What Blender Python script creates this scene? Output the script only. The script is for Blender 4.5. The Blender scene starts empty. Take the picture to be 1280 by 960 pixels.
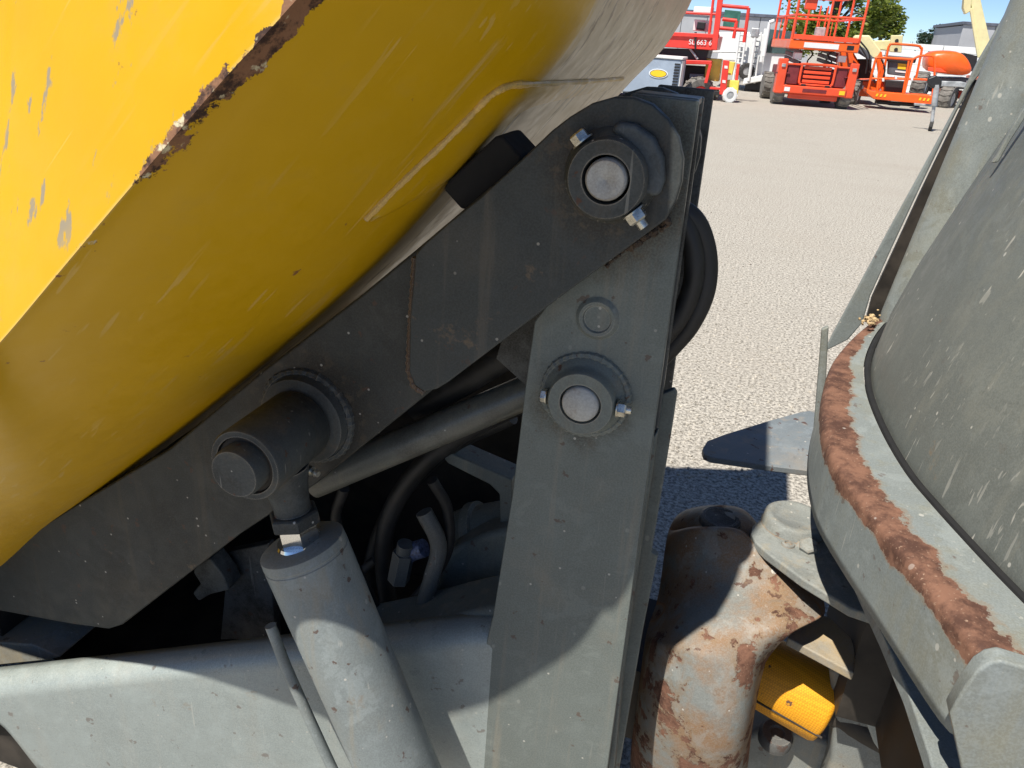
import bpy, bmesh, math, random
import numpy as np
from mathutils import Vector, Matrix
R = math.radians
random.seed(7)
S = bpy.context.scene
COL = S.collection

# ---------------------------------------------------------------- camera
FPX = 967.0                       # focal length in photo pixels (1280 wide)
PITCH, ROLL, YAW = R(24.7), R(4.0), R(-15.75)
CAM = Vector((0.152, -0.849, 1.400))
fw = Vector((math.sin(YAW)*math.cos(PITCH), math.cos(YAW)*math.cos(PITCH), -math.sin(PITCH)))
r0 = Vector((math.cos(YAW), -math.sin(YAW), 0)); u0 = r0.cross(fw)
rt = r0*math.cos(ROLL) + u0*math.sin(ROLL); up = u0*math.cos(ROLL) - r0*math.sin(ROLL)
cd = bpy.data.cameras.new('camera'); cam = bpy.data.objects.new('camera', cd); COL.objects.link(cam)
cd.sensor_width = 36; cd.lens = 36*FPX/1280; cd.clip_start = 0.02; cd.clip_end = 3000
M3 = Matrix((rt, up, -fw)).transposed()
cam.matrix_world = Matrix.Translation(CAM) @ M3.to_4x4()
S.camera = cam

def ray(x, y): return fw + rt*((x-640)/FPX) + up*((480-y)/FPX)
def P(x, y, Y=0.0):               # photo pixel -> point on the plane at lateral distance Y
    d = ray(x, y); return CAM + d*((Y-CAM.y)/d.y)
def G(x, y, Z=0.0):               # photo pixel -> point on the level plane at height Z
    d = ray(x, y); return CAM + d*((Z-CAM.z)/d.z)
def px_r(x, y, Y, r): return r*(P(x, y, Y)-CAM).dot(fw)/FPX   # radius of r pixels seen at that point

# ---------------------------------------------------------------- sky, sun, exposure
SUN_EL, SUN_AZ = R(60), R(29)     # light travels towards +Y turned by SUN_AZ to +X
W = bpy.data.worlds.new('World'); S.world = W; W.use_nodes = True
nt = W.node_tree; bg = nt.nodes['Background']
sk = nt.nodes.new('ShaderNodeTexSky'); sk.sky_type = 'NISHITA'; sk.sun_disc = False
sk.sun_elevation = SUN_EL; sk.sun_rotation = SUN_AZ + math.pi; sk.air_density = 1.0; sk.dust_density = 0.0; sk.ozone_density = 4.0; sk.altitude = 5000
nt.links.new(sk.outputs[0], bg.inputs[0]); bg.inputs[1].default_value = 0.09
ld = bpy.data.lights.new('sun', 'SUN'); ld.energy = 5.0; ld.angle = R(0.53); ld.color = (1, .95, .87)
sun = bpy.data.objects.new('sun', ld); COL.objects.link(sun)
sd = Vector((math.sin(SUN_AZ)*math.cos(SUN_EL), math.cos(SUN_AZ)*math.cos(SUN_EL), -math.sin(SUN_EL)))
sun.rotation_euler = sd.to_track_quat('-Z', 'Y').to_euler(); sun.location = (-3, -5, 9)
S.view_settings.view_transform = 'Standard'; S.view_settings.look = 'None'
S.view_settings.exposure = 0.54; S.view_settings.gamma = 1.0; S.view_settings.use_curve_mapping = False

S.cycles.max_bounces = 6; S.cycles.diffuse_bounces = 3; S.cycles.glossy_bounces = 3; S.cycles.transmission_bounces = 2

# ---------------------------------------------------------------- materials
class N:
    def __init__(s, name):
        s.m = bpy.data.materials.new(name); s.m.use_nodes = True; s.t = s.m.node_tree
        s.b = s.t.nodes['Principled BSDF']; s.g = s.new('ShaderNodeNewGeometry'); s.pos = s.g.outputs['Position']
    def new(s, ty, **k):
        n = s.t.nodes.new(ty)
        for a, v in k.items(): setattr(n, a, v)
        return n
    def put(s, sock, v):
        if isinstance(v, bpy.types.NodeSocket): s.t.links.new(v, sock)
        else: sock.default_value = v
    def noise(s, scale, detail=5, rough=.6, vec=None, dist=0.0):
        n = s.new('ShaderNodeTexNoise'); s.put(n.inputs['Vector'], vec or s.pos)
        n.inputs['Scale'].default_value = scale; n.inputs['Detail'].default_value = detail
        n.inputs['Roughness'].default_value = rough; n.inputs['Distortion'].default_value = dist
        return n.outputs['Fac']
    def vor(s, scale, vec=None):
        n = s.new('ShaderNodeTexVoronoi'); s.put(n.inputs['Vector'], vec or s.pos); n.inputs['Scale'].default_value = scale
        return n.outputs['Distance'], n.outputs['Color']
    def map(s, scale=(1, 1, 1), rot=(0, 0, 0), vec=None):
        n = s.new('ShaderNodeMapping'); s.put(n.inputs['Vector'], vec or s.pos)
        n.inputs['Scale'].default_value = scale; n.inputs['Rotation'].default_value = rot
        return n.outputs[0]
    def ramp(s, v, a, b, lo=0., hi=1.):
        n = s.new('ShaderNodeMapRange'); n.interpolation_type = 'SMOOTHSTEP'; s.put(n.inputs[0], v)
        n.inputs[1].default_value = a; n.inputs[2].default_value = b; n.inputs[3].default_value = lo; n.inputs[4].default_value = hi
        return n.outputs[0]
    def mth(s, op, a, b=0.):
        n = s.new('ShaderNodeMath', operation=op); s.put(n.inputs[0], a); s.put(n.inputs[1], b); return n.outputs[0]
    def mix(s, f, a, b):
        n = s.new('ShaderNodeMix', data_type='RGBA'); s.put(n.inputs[0], f)
        for i, c in ((6, a), (7, b)): s.put(n.inputs[i], c if isinstance(c, bpy.types.NodeSocket) else (*c[:3], 1))
        return n.outputs[2]
    def attr(s, name):
        return s.new('ShaderNodeAttribute', attribute_name=name).outputs['Fac']
    def edge(s, rad, samples=4):
        bv = s.new('ShaderNodeBevel', samples=samples); bv.inputs[0].default_value = rad
        d = s.new('ShaderNodeVectorMath', operation='DOT_PRODUCT'); s.put(d.inputs[0], bv.outputs[0]); s.put(d.inputs[1], s.g.outputs['Normal'])
        return s.mth('SUBTRACT', 1.0, d.outputs['Value'])
    def bump(s, h, strength=.3, dist=.002):
        n = s.new('ShaderNodeBump'); n.inputs['Strength'].default_value = strength; n.inputs['Distance'].default_value = dist
        s.put(n.inputs['Height'], h); s.put(s.b.inputs['Normal'], n.outputs[0])
    def done(s, col, rough=.5, metal=0., spec=None, coat=None):
        s.put(s.b.inputs['Base Color'], col if isinstance(col, bpy.types.NodeSocket) else (*col[:3], 1))
        s.put(s.b.inputs['Roughness'], rough); s.put(s.b.inputs['Metallic'], metal)
        if spec is not None: s.put(s.b.inputs['Specular IOR Level'], spec)
        if coat is not None: s.put(s.b.inputs['Coat Weight'], coat); s.b.inputs['Coat Roughness'].default_value = .12
        return s.m

RUST1, RUST2, DUST, OIL = (.20, .085, .04), (.09, .045, .03), (.36, .28, .19), (.018, .014, .010)

def worn_paint(name, base, dirt=.5, oil=.0, chips=.5, rough=.42, edge_rad=.004, edge_col=(.30, .28, .24), spat=0.0, streak=.3, dustcol=DUST, edge_amt=.8, dirt_scale=5, spec=.25, age=.6, spat_scale=38, dirt_lo=.52, grease=(), grain=.16, gouge=0., bumpk=.3):
    n = N(name)
    big = n.noise(dirt_scale, 5, .65); mid = n.noise(28, 5, .65); fine = n.noise(170, 3, .6)
    c = n.mix(n.ramp(n.noise(2.2, 3), .3, .75), tuple(x*.88 for x in base), tuple(min(x*1.12, 1) for x in base))
    # faded blotches, dust film
    c = n.mix(n.mth('MULTIPLY', n.ramp(mid, .45, .75), .25), c, tuple(x*1.45+.02 for x in base))
    c = n.mix(n.mth('MULTIPLY', n.ramp(big, dirt_lo, dirt_lo+.24), dirt), c, dustcol)
    if age:
        pm = n.mth('MULTIPLY', n.ramp(n.noise(13, 5, .7, None, .6), .54, .60), age)
        c = n.mix(n.mth('MULTIPLY', pm, .35), c, tuple(x*1.5+.02 for x in base))
        dr = n.mth('MULTIPLY', n.ramp(n.noise(1.0, 4, .6, n.map((38, 38, 2.2))), .52, .70), age)
        c = n.mix(n.mth('MULTIPLY', dr, .35), c, dustcol)
        sm = n.mth('MULTIPLY', n.ramp(n.noise(9, 4, .75, None, 1.2), .58, .72), age)
        c = n.mix(n.mth('MULTIPLY', sm, .45), c, tuple(x*.45 for x in base))
    if oil: c = n.mix(n.mth('MULTIPLY', n.ramp(n.noise(7, 6, .7), .45, .62), oil), c, OIL)
    for gc, g0, g1_ in grease:
        dv = n.new('ShaderNodeVectorMath', operation='DISTANCE'); n.put(dv.inputs[0], n.pos); dv.inputs[1].default_value = gc
        gm = n.ramp(n.mth('ADD', dv.outputs['Value'], n.mth('MULTIPLY', n.mth('SUBTRACT', n.noise(24, 4, .7), .5), .07)), g0, g1_, 1, 0)
        c = n.mix(n.mth('MULTIPLY', gm, .7), c, (.030, .023, .016))
        gd = n.mth('MULTIPLY', gm, n.ramp(n.noise(60, 4, .7), .5, .62)); c = n.mix(n.mth('MULTIPLY', gd, .6), c, (.11, .082, .052))
    if grain:
        gr = n.noise(420, 2, .6); c = n.mix(n.mth('MULTIPLY', n.ramp(gr, .40, .62), grain), c, tuple(x*1.9+.03 for x in base))
        c = n.mix(n.mth('MULTIPLY', n.ramp(n.noise(260, 2, .6), .40, .30), grain), c, tuple(x*.4 for x in base))
    # scratches
    sv = n.map((60, 60, 3.5), (R(20), R(35), R(10)))
    sc = n.mth('MULTIPLY', n.ramp(n.noise(2.2, 2, .5, sv), .68, .73), n.ramp(n.noise(3, 2), .45, .6))
    c = n.mix(n.mth('MULTIPLY', sc, streak), c, (.5, .48, .42))
    if gouge:
        gg = n.mth('MULTIPLY', n.ramp(n.noise(1.5, 3, .55, n.map((26, 26, 1.8), (0, R(25), 0))), .675, .70), n.ramp(n.noise(4.5, 3), .42, .60))
        c = n.mix(n.mth('MULTIPLY', gg, gouge), c, (.48, .46, .40))
        g2 = n.mth('MULTIPLY', n.ramp(n.noise(1.5, 2, .5, n.map((90, 90, 5), (0, R(32), R(20)))), .66, .69), n.ramp(n.noise(3, 3), .40, .60))
        c = n.mix(n.mth('MULTIPLY', g2, gouge*.6), c, (.36, .35, .31))
    # chips, rust pits
    ch = n.mth('MULTIPLY', n.ramp(n.noise(45, 5, .55), .66, .69), chips)
    c = n.mix(ch, c, RUST2)
    dots, dc = n.vor(75)
    sep = n.new('ShaderNodeSeparateColor'); n.put(sep.inputs[0], dc)
    dm = n.mth('MULTIPLY', n.ramp(dots, .10, .16, 1, 0), n.ramp(sep.outputs[0], .90, .92))
    c = n.mix(n.mth('MULTIPLY', dm, min(1, chips+.2)), c, (.45, .43, .38))
    if spat:
        d2, c2 = n.vor(spat_scale, n.map((1, 1, .75), (0, R(25), 0))); sp = n.new('ShaderNodeSeparateColor'); n.put(sp.inputs[0], c2)
        sm = n.mth('MULTIPLY', n.ramp(n.mth('ADD', d2, n.mth('MULTIPLY', mid, .12)), .15, .20, 1, 0), n.ramp(sp.outputs[1], .80, .82))
        sm_ = sm
        c = n.mix(n.mth('MULTIPLY', sm, spat), c, (.55, .53, .47))
    # worn edges
    if edge_amt:
        e = n.edge(edge_rad)
        em = n.ramp(n.mth('MULTIPLY', e, n.mth('ADD', fine, mid)), .10, .30)
        c = n.mix(n.mth('MULTIPLY', em, edge_amt), c, edge_col)
    # painted-off rust where the mesh carries a wear value
    w = n.attr('wear')
    wn = n.mth('ADD', w, n.mth('MULTIPLY', n.mth('ADD', n.mth('SUBTRACT', n.noise(22, 6, .7), .5), n.mth('MULTIPLY', n.mth('SUBTRACT', n.noise(7, 3), .5), .7)), 1.6))
    wm = n.ramp(wn, .47, .53)
    rc = n.mix(n.ramp(n.noise(34, 5, .7), .35, .65), (.075, .037, .026), (.20, .102, .066))
    rc = n.mix(n.ramp(n.noise(240, 3), .6, .75), rc, (.34, .23, .16))
    halo = n.ramp(wn, .30, .47)
    c = n.mix(n.mth('MULTIPLY', halo, .45), c, (.22, .15, .085))
    c = n.mix(wm, c, rc)
    if spat: c = n.mix(n.mth('MULTIPLY', n.mth('MULTIPLY', sm_, wm), spat), c, (.50, .47, .42))
    rg = n.mth('ADD', n.ramp(mid, .3, .7, rough-.08, rough+.14), n.mth('MULTIPLY', wm, .35))
    h = n.mth('ADD', n.mth('MULTIPLY', mid, .35), n.mth('ADD', n.mth('MULTIPLY', fine, .12), n.mth('MULTIPLY', wm, n.mth('ADD', -.5, n.mth('MULTIPLY', n.noise(130, 4), .5)))))
    n.bump(h, bumpk, .002)
    return n.done(c, rg, spec=spec)

def plain(name, base, rough=.5, metal=0., var=.25, scale=3., dirt=0., coat=None):
    n = N(name); v = n.noise(scale, 5, .6)
    c = n.mix(n.ramp(v, .3, .7), tuple(x*(1-var) for x in base), tuple(min(1, x*(1+var)) for x in base))
    if dirt: c = n.mix(n.mth('MULTIPLY', n.ramp(n.noise(scale*3, 6, .7), .5, .7), dirt), c, (.2, .16, .12))
    return n.done(c, n.ramp(v, .3, .7, max(.05, rough-.08), min(1, rough+.08)), metal, coat=coat)

GREY = (.130, .146, .133)
M = {}
M['grey'] = worn_paint('grey_paint', GREY, grease=((P(725, 506, 0), .03, .075), (P(757, 225, 0), .07, .13)), dirt=.30, chips=.6, streak=.25, spat=.15, edge_amt=1., edge_col=(.40, .37, .31))
PIN, RAMP, LINK = P(757, 225, -.06), P(385, 520, -.038), P(725, 506, 0)
M['arm'] = worn_paint('arm_paint', (.038, .044, .044), grease=((PIN, .035, .085),), dirt=.06, chips=.30, streak=.0, edge_amt=.9, age=.3, edge_col=(.22, .20, .17))
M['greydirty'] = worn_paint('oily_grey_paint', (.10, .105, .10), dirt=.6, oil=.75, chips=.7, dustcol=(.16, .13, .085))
M['greylight'] = worn_paint('pale_grey_paint', (.245, .276, .262), dirt=.22, chips=.5, streak=.3, spat=.1, rough=.33, spec=.5, age=.25)
M['ram'] = worn_paint('ram_paint', (.185, .208, .203), dirt=.25, chips=.8, streak=.3, spat=.35, age=1., dustcol=(.30, .24, .15))
M['cast'] = worn_paint('cast_paint', (.19, .20, .185), dirt=.9, dirt_lo=.36, bumpk=1.0, oil=.0, chips=.9, spat=.9, spat_scale=24, age=1., rough=.6, dustcol=(.24, .135, .065), edge_col=(.3, .16, .08), dirt_scale=9)
M['castdark'] = worn_paint('oily_cast_paint', (.10, .10, .095), dirt=.5, oil=.8, chips=.6, dustcol=(.2, .15, .10))
M['lug'] = worn_paint('lug_paint', (.19, .20, .185), dirt=.6, dirt_lo=.44, age=1., chips=.6, spat=.3, rough=.55, dustcol=(.36, .29, .18), edge_col=(.30, .17, .08))
M['rim'] = worn_paint('rim_paint', (.185, .205, .198), dirt=.45, dirt_lo=.45, chips=.5, spat=.5, rough=.42, edge_amt=.3, age=.8, dustcol=(.20, .18, .11))
M['cover'] = worn_paint('cover_plastic', (.118, .127, .115), gouge=.85, dirt=.35, chips=.1, spat=.6, spat_scale=55, streak=.9, age=.6, rough=.5, edge_amt=0, dustcol=(.24, .23, .18))
M['steel'] = worn_paint('bare_pin_steel', (.36, .36, .34), dirt=.55, chips=.6, dirt_scale=40, rough=.42, edge_col=(.15, .10, .07), dustcol=(.20, .15, .10), streak=.3)
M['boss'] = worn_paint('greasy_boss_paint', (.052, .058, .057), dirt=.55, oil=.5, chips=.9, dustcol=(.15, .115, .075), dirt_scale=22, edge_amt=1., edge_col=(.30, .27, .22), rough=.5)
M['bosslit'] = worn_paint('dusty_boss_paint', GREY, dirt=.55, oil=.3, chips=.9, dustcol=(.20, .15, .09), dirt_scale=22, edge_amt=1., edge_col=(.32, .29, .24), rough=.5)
M['rustmud'] = plain('dried_mud', (.055, .038, .026), .9, scale=60, var=.5)
M['sandmud'] = plain('dry_sand', (.42, .30, .16), .95, scale=80, var=.35)
M['zinc'] = plain('zinc_plated', (.55, .53, .46), .28, .85, scale=90, var=.3, dirt=.4)
M['chrome'] = plain('polished_rod', (.75, .75, .74), .12, 1., scale=30, var=.08)
M['rubber'] = plain('black_rubber', (.018, .018, .018), .55, scale=40, var=.35)
M['rubberdull'] = plain('matt_rubber', (.008, .008, .008), .9, scale=40, var=.3)
M['dark'] = plain('oily_or_shade_black', (.030, .024, .018), .7, scale=15, var=.6)
M['sleeve'] = None

def yellow_mat():
    n = N('yellow_skip_paint')
    base = n.mix(n.ramp(n.noise(3, 4), .3, .7), (.50, .288, .002), (.57, .335, .003))
    mid = n.noise(30, 6, .65); fine = n.noise(160, 4)
    # long scratches along the slope of the skip
    sv = n.map((1, 1, 1), (0, R(48), 0)); s2 = n.map((2.0, 26, 55), (0, 0, 0), sv)
    sc = n.mth('MULTIPLY', n.ramp(n.noise(1.6, 3, .6, s2), .60, .70), n.ramp(n.noise(4, 3), .42, .62))
    c = n.mix(n.mth('MULTIPLY', sc, .28), base, (.46, .33, .14))
    s5 = n.map((3.0, 60, 120), (0, R(4), R(6)), sv)
    c = n.mix(n.mth('MULTIPLY', n.mth('MULTIPLY', n.ramp(n.noise(1.4, 2, .5, s5), .64, .68), n.ramp(n.noise(5, 2), .48, .58)), .35), c, (.62, .45, .18))
    c = n.mix(n.mth('MULTIPLY', n.ramp(n.noise(6, 6, .7), .52, .75), .25), c, (.35, .24, .08))
    # dusty floor tone with the ground's reflection painted in, dark drag marks over it
    d = n.attr('dust_sheen')
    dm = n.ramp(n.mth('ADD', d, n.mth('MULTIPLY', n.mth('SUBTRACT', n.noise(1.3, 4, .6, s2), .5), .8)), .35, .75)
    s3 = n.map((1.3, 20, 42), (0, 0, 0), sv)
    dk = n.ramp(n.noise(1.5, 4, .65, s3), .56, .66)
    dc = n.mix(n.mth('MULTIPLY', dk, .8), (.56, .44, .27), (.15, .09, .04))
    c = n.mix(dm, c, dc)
    # chips with grey primer and rust pits
    ch = n.ramp(n.noise(26, 6, .6), .70, .73); c = n.mix(ch, c, (.22, .10, .045))
    sx = n.map((34, 34, 7), (0, R(-8), 0))
    stv = n.mth('MULTIPLY', n.ramp(n.noise(1.3, 5, .62, sx), .62, .66), n.attr('scrape'))
    c = n.mix(stv, c, (.27, .22, .14))
    e = n.edge(.006); em = n.ramp(n.mth('MULTIPLY', e, n.mth('ADD', fine, mid)), .14, .3)
    c = n.mix(n.mth('MULTIPLY', em, .7), c, (.62, .46, .20))
    w = n.attr('wear'); wn = n.mth('ADD', w, n.mth('MULTIPLY', n.mth('SUBTRACT', n.noise(40, 6, .75), .5), 1.2))
    wm = n.ramp(wn, .47, .52)
    rc = n.mix(n.ramp(n.noise(45, 5, .7), .42, .56), (.04, .02, .014), (.21, .105, .055))
    rc = n.mix(n.ramp(n.noise(70, 4), .58, .66), rc, (.52, .46, .30))
    c = n.mix(wm, c, rc)
    n.bump(n.mth('ADD', n.mth('MULTIPLY', mid, .3), n.mth('MULTIPLY', wm, n.mth('ADD', -.5, n.noise(120, 4)))), .3, .003)
    rg = n.mth('ADD', n.ramp(mid, .3, .7, .30, .44), n.mth('MULTIPLY', wm, .4))
    return n.done(c, rg, spec=.3)
M['yellow'] = yellow_mat()

def sleeve_mat():
    n = N('yellow_woven_sleeve')
    w1 = n.new('ShaderNodeTexChecker'); n.put(w1.inputs[0], n.map((1, 1, 1), (R(12), R(30), R(20)))); w1.inputs['Scale'].default_value = 320
    c = n.mix(w1.outputs['Fac'], (.80, .36, .01), (.62, .26, .006))
    c = n.mix(n.ramp(n.noise(40, 5), .64, .68), c, (.12, .06, .03))
    n.bump(w1.outputs['Fac'], .5, .001); return n.done(c, .6)
M['sleeve'] = sleeve_mat()

def ground_mat():
    n = N('pale_gravel_hardstanding')
    g1 = n.noise(75, 6, .75); g2 = n.noise(38, 5, .7); g3 = n.noise(.5, 5, .6); v, vc = n.vor(60)
    c = n.mix(n.ramp(g1, .38, .62), (.11, .10, .083), (.55, .51, .435))
    c = n.mix(n.mth('MULTIPLY', n.ramp(g2, .45, .7), .5), c, (.56, .52, .45))
    c = n.mix(n.mth('MULTIPLY', n.ramp(v, .05, .25, 1, 0), .35), c, (.12, .11, .10))
    c = n.mix(n.mth('MULTIPLY', n.ramp(g3, .45, .7), .35), c, (.32, .285, .235))
    tr = n.noise(1.0, 3, .5, n.map((.25, 2.2, 1), (0, 0, R(12))))
    c = n.mix(n.mth('MULTIPLY', n.ramp(tr, .50, .70), .15), c, (.27, .245, .205))
    st = n.noise(.9, 5, .7, None, 1.0); c = n.mix(n.mth('MULTIPLY', n.ramp(st, .60, .72), .30), c, (.20, .18, .15))
    n.bump(n.mth('ADD', g1, n.mth('MULTIPLY', g2, .7)), .7, .006)
    return n.done(c, .92)
M['ground'] = ground_mat()
M['red'] = plain('red_machine_paint', (.72, .045, .03), .38, scale=2, var=.12, dirt=.15)
M['orangered'] = plain('orange_red_machine_paint', (.80, .085, .028), .38, scale=2, var=.12, dirt=.12)
M['orange'] = plain('orange_machine_paint', (.86, .12, .012), .36, scale=2, var=.1, dirt=.1)
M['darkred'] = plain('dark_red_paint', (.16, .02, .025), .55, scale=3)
M['cream'] = plain('cream_boom_paint', (.72, .66, .36), .4, scale=2, var=.1, dirt=.12)
M['white'] = plain('white_paint', (.74, .75, .74), .45, scale=1.5, var=.06, dirt=.08)
M['machinegrey'] = plain('grey_machine_plastic', (.10, .11, .125), .5, scale=3)
M['bluegrey'] = plain('blue_grey_housing', (.30, .36, .44), .45, scale=2, var=.1)
M['tyre'] = plain('tyre_rubber', (.045, .043, .04), .85, scale=12, var=.35)
M['tyregrey'] = plain('dusty_tyre', (.16, .15, .135), .9, scale=9, var=.3)
M['black'] = plain('black_frame', (.016, .016, .017), .5)
M['paleyellow'] = plain('pale_yellow_paint', (.78, .60, .10), .45, scale=2, dirt=.1)
M['yellowlabel'] = plain('yellow_label', (.85, .55, .02), .5, var=.05)
M['greypanel'] = plain('grey_cladding', (.36, .37, .39), .6, scale=.6, var=.08)
M['greyroof'] = plain('dark_trim', (.09, .10, .13), .6)
M['galv'] = plain('galvanised_steel', (.42, .43, .43), .45, .4, scale=8)
M['darkglass'] = plain('dark_glass', (.05, .09, .09), .12, coat=1.)
M['bark'] = plain('bark', (.10, .075, .05), .9, scale=8)
M['green'] = plain('dark_green_panel', (.03, .12, .09), .5)
def leaf_mat(name, a, b):
    n = N(name); oi = n.new('ShaderNodeNewGeometry'); c = n.mix(oi.outputs['Random Per Island'], a, b)
    n.b.inputs['Transmission Weight'].default_value = 0
    tr = n.new('ShaderNodeBsdfTranslucent'); n.put(tr.inputs[0], c); mx = n.new('ShaderNodeMixShader'); mx.inputs[0].default_value = .35
    m = n.done(c, .55); out = n.t.nodes['Material Output']
    n.t.links.new(n.b.outputs[0], mx.inputs[1]); n.t.links.new(tr.outputs[0], mx.inputs[2]); n.t.links.new(mx.outputs[0], out.inputs[0])
    return m
M['leaf'] = leaf_mat('broad_leaves', (.10, .16, .02), (.24, .27, .04))
M['leafdark'] = leaf_mat('dark_needles', (.02, .05, .03), (.05, .09, .05))

# ---------------------------------------------------------------- mesh helpers
ORI = {}
def root(name, loc, label, cat, rz=0., group=None, world=False):
    o = bpy.data.objects.new(name, None); COL.objects.link(o); o.location = loc; o.rotation_euler = (0, 0, rz)
    o.empty_display_size = .3; o['label'] = label; o['category'] = cat
    if group: o['group'] = group
    ORI[o] = Vector(loc) if world else Vector((0, 0, 0)); return o
def add(name, bm, mat, parent=None, bevel=0., seg=2, sharp=35, label=None, kind=None, cat=None, group=None, attrs=None, smooth=True, sub=0, solid=0., recalc=True):
    if recalc: bmesh.ops.recalc_face_normals(bm, faces=bm.faces[:])
    me = bpy.data.meshes.new(name)
    co = [v.co.copy() for v in bm.verts]
    lo = Vector([min(c[i] for c in co) for i in range(3)]); hi = Vector([max(c[i] for c in co) for i in range(3)])
    c = (lo+hi)/2
    if parent is None: c.z = lo.z
    for v in bm.verts: v.co -= c
    for f in bm.faces: f.smooth = smooth
    bm.to_mesh(me); bm.free()
    if smooth and not bevel: me.set_sharp_from_angle(angle=R(sharp))
    if isinstance(mat, (list, tuple)):
        for m in mat: me.materials.append(m if not isinstance(m, str) else M[m])
    else: me.materials.append(M[mat] if isinstance(mat, str) else mat)
    o = bpy.data.objects.new(name, me); COL.objects.link(o)
    if parent is not None: o.parent = parent; o.location = c - ORI[parent]
    else: o.location = c
    ORI[o] = c
    if attrs:
        for k, vals in attrs.items():
            a = me.attributes.new(k, 'FLOAT', 'POINT'); a.data.foreach_set('value', vals)
    if solid:
        s = o.modifiers.new('solid', 'SOLIDIFY'); s.thickness = solid; s.offset = -1
    if sub:
        s = o.modifiers.new('sub', 'SUBSURF'); s.levels = s.render_levels = sub
    if bevel:
        b = o.modifiers.new('bevel', 'BEVEL'); b.width = bevel; b.segments = seg; b.limit_method = 'ANGLE'; b.angle_limit = R(32); b.harden_normals = True
    if label: o['label'] = label
    if kind: o['kind'] = kind
    if cat: o['category'] = cat
    if group: o['group'] = group
    return o
def B(): return bmesh.new()
def prism3(bm, pts, ext):                  # closed outline of 3D points, extruded by a vector
    a = [bm.verts.new(p) for p in pts]; b = [bm.verts.new(p+ext) for p in pts]; n = len(pts)
    bm.faces.new(a); bm.faces.new(b[::-1])
    for i in range(n): bm.faces.new((a[i], b[i], b[(i+1) % n], a[(i+1) % n]))
    return bm
def plate(pix, Y, th, bm=None):            # outline traced on the plane Y, th thick going away
    return prism3(bm or B(), [P(x, y, Y) for x, y in pix], Vector((0, th, 0)))
def slab(pix, Z, th, bm=None):             # outline traced on the level plane Z
    return prism3(bm or B(), [G(x, y, Z) for x, y in pix], Vector((0, 0, -th)))
def box(bm, x0, x1, y0, y1, z0, z1):
    vs = [bm.verts.new((x, y, z)) for x in (x0, x1) for y in (y0, y1) for z in (z0, z1)]
    for f in ((0, 1, 3, 2), (4, 6, 7, 5), (0, 4, 5, 1), (2, 3, 7, 6), (0, 2, 6, 4), (1, 5, 7, 3)): bm.faces.new([vs[i] for i in f])
    return bm
def frame_of(ax):
    ax = ax.normalized(); t = Vector((0, 0, 1)) if abs(ax.z) < .9 else Vector((1, 0, 0))
    u = ax.cross(t).normalized(); return ax, u, ax.cross(u)
def cyl(bm, p0, p1, r, r1=None, seg=24, caps=True):
    p0, p1 = Vector(p0), Vector(p1); _, u, v = frame_of(p1-p0); r1 = r if r1 is None else r1
    A = [bm.verts.new(p0+(u*math.cos(a)+v*math.sin(a))*r) for a in [2*math.pi*i/seg for i in range(seg)]]
    C = [bm.verts.new(p1+(u*math.cos(a)+v*math.sin(a))*r1) for a in [2*math.pi*i/seg for i in range(seg)]]
    for i in range(seg): bm.faces.new((A[i], A[(i+1) % seg], C[(i+1) % seg], C[i]))
    if caps: bm.faces.new(A[::-1]); bm.faces.new(C)
    return bm
def lathe(bm, p0, axis, prof, seg=32):     # prof: (distance along axis, radius)
    p0 = Vector(p0); ax, u, v = frame_of(Vector(axis)); rings = []
    for h, r in prof:
        if r < 1e-6: rings.append([bm.verts.new(p0+ax*h)])
        else: rings.append([bm.verts.new(p0+ax*h+(u*math.cos(a)+v*math.sin(a))*r) for a in [2*math.pi*i/seg for i in range(seg)]])
    for A, C in zip(rings, rings[1:]):
        for i in range(seg):
            q = [A[i % len(A)], A[(i+1) % seg % len(A)], C[(i+1) % seg % len(C)], C[i % len(C)]]
            q = list(dict.fromkeys(q))
            if len(q) > 2: bm.faces.new(q)
    for Rg in (rings[0], rings[-1]):
        if len(Rg) > 2:
            try: bm.faces.new(Rg)
            except ValueError: pass
    return bm
def smooth_path(pts, n=8):
    pts = [Vector(p) for p in pts]; out = []
    for i in range(len(pts)-1):
        a, b = pts[i], pts[i+1]; p = pts[i-1] if i else a*2-b; q = pts[i+2] if i+2 < len(pts) else b*2-a
        for k in range(n):
            t = k/n
            out.append(.5*((2*a)+(b-p)*t+(2*p-5*a+4*b-q)*t*t+(3*a-p-3*b+q)*t**3))
    return out+[pts[-1]]
def tube(bm, pts, r, seg=12):
    n = len(pts); rings = []; uprev = None
    for i, p in enumerate(pts):
        d = (pts[min(i+1, n-1)]-pts[max(i-1, 0)]).normalized()
        if uprev is None: _, u, v = frame_of(d)
        else: u = (uprev-d*uprev.dot(d)).normalized(); v = d.cross(u)
        uprev = u; rr = r(i/(n-1)) if callable(r) else r
        rings.append([bm.verts.new(p+(u*math.cos(a)+v*math.sin(a))*rr) for a in [2*math.pi*k/seg for k in range(seg)]])
    for A, C in zip(rings, rings[1:]):
        for k in range(seg): bm.faces.new((A[k], A[(k+1) % seg], C[(k+1) % seg], C[k]))
    bm.faces.new(rings[0][::-1]); bm.faces.new(rings[-1]); return bm
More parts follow.
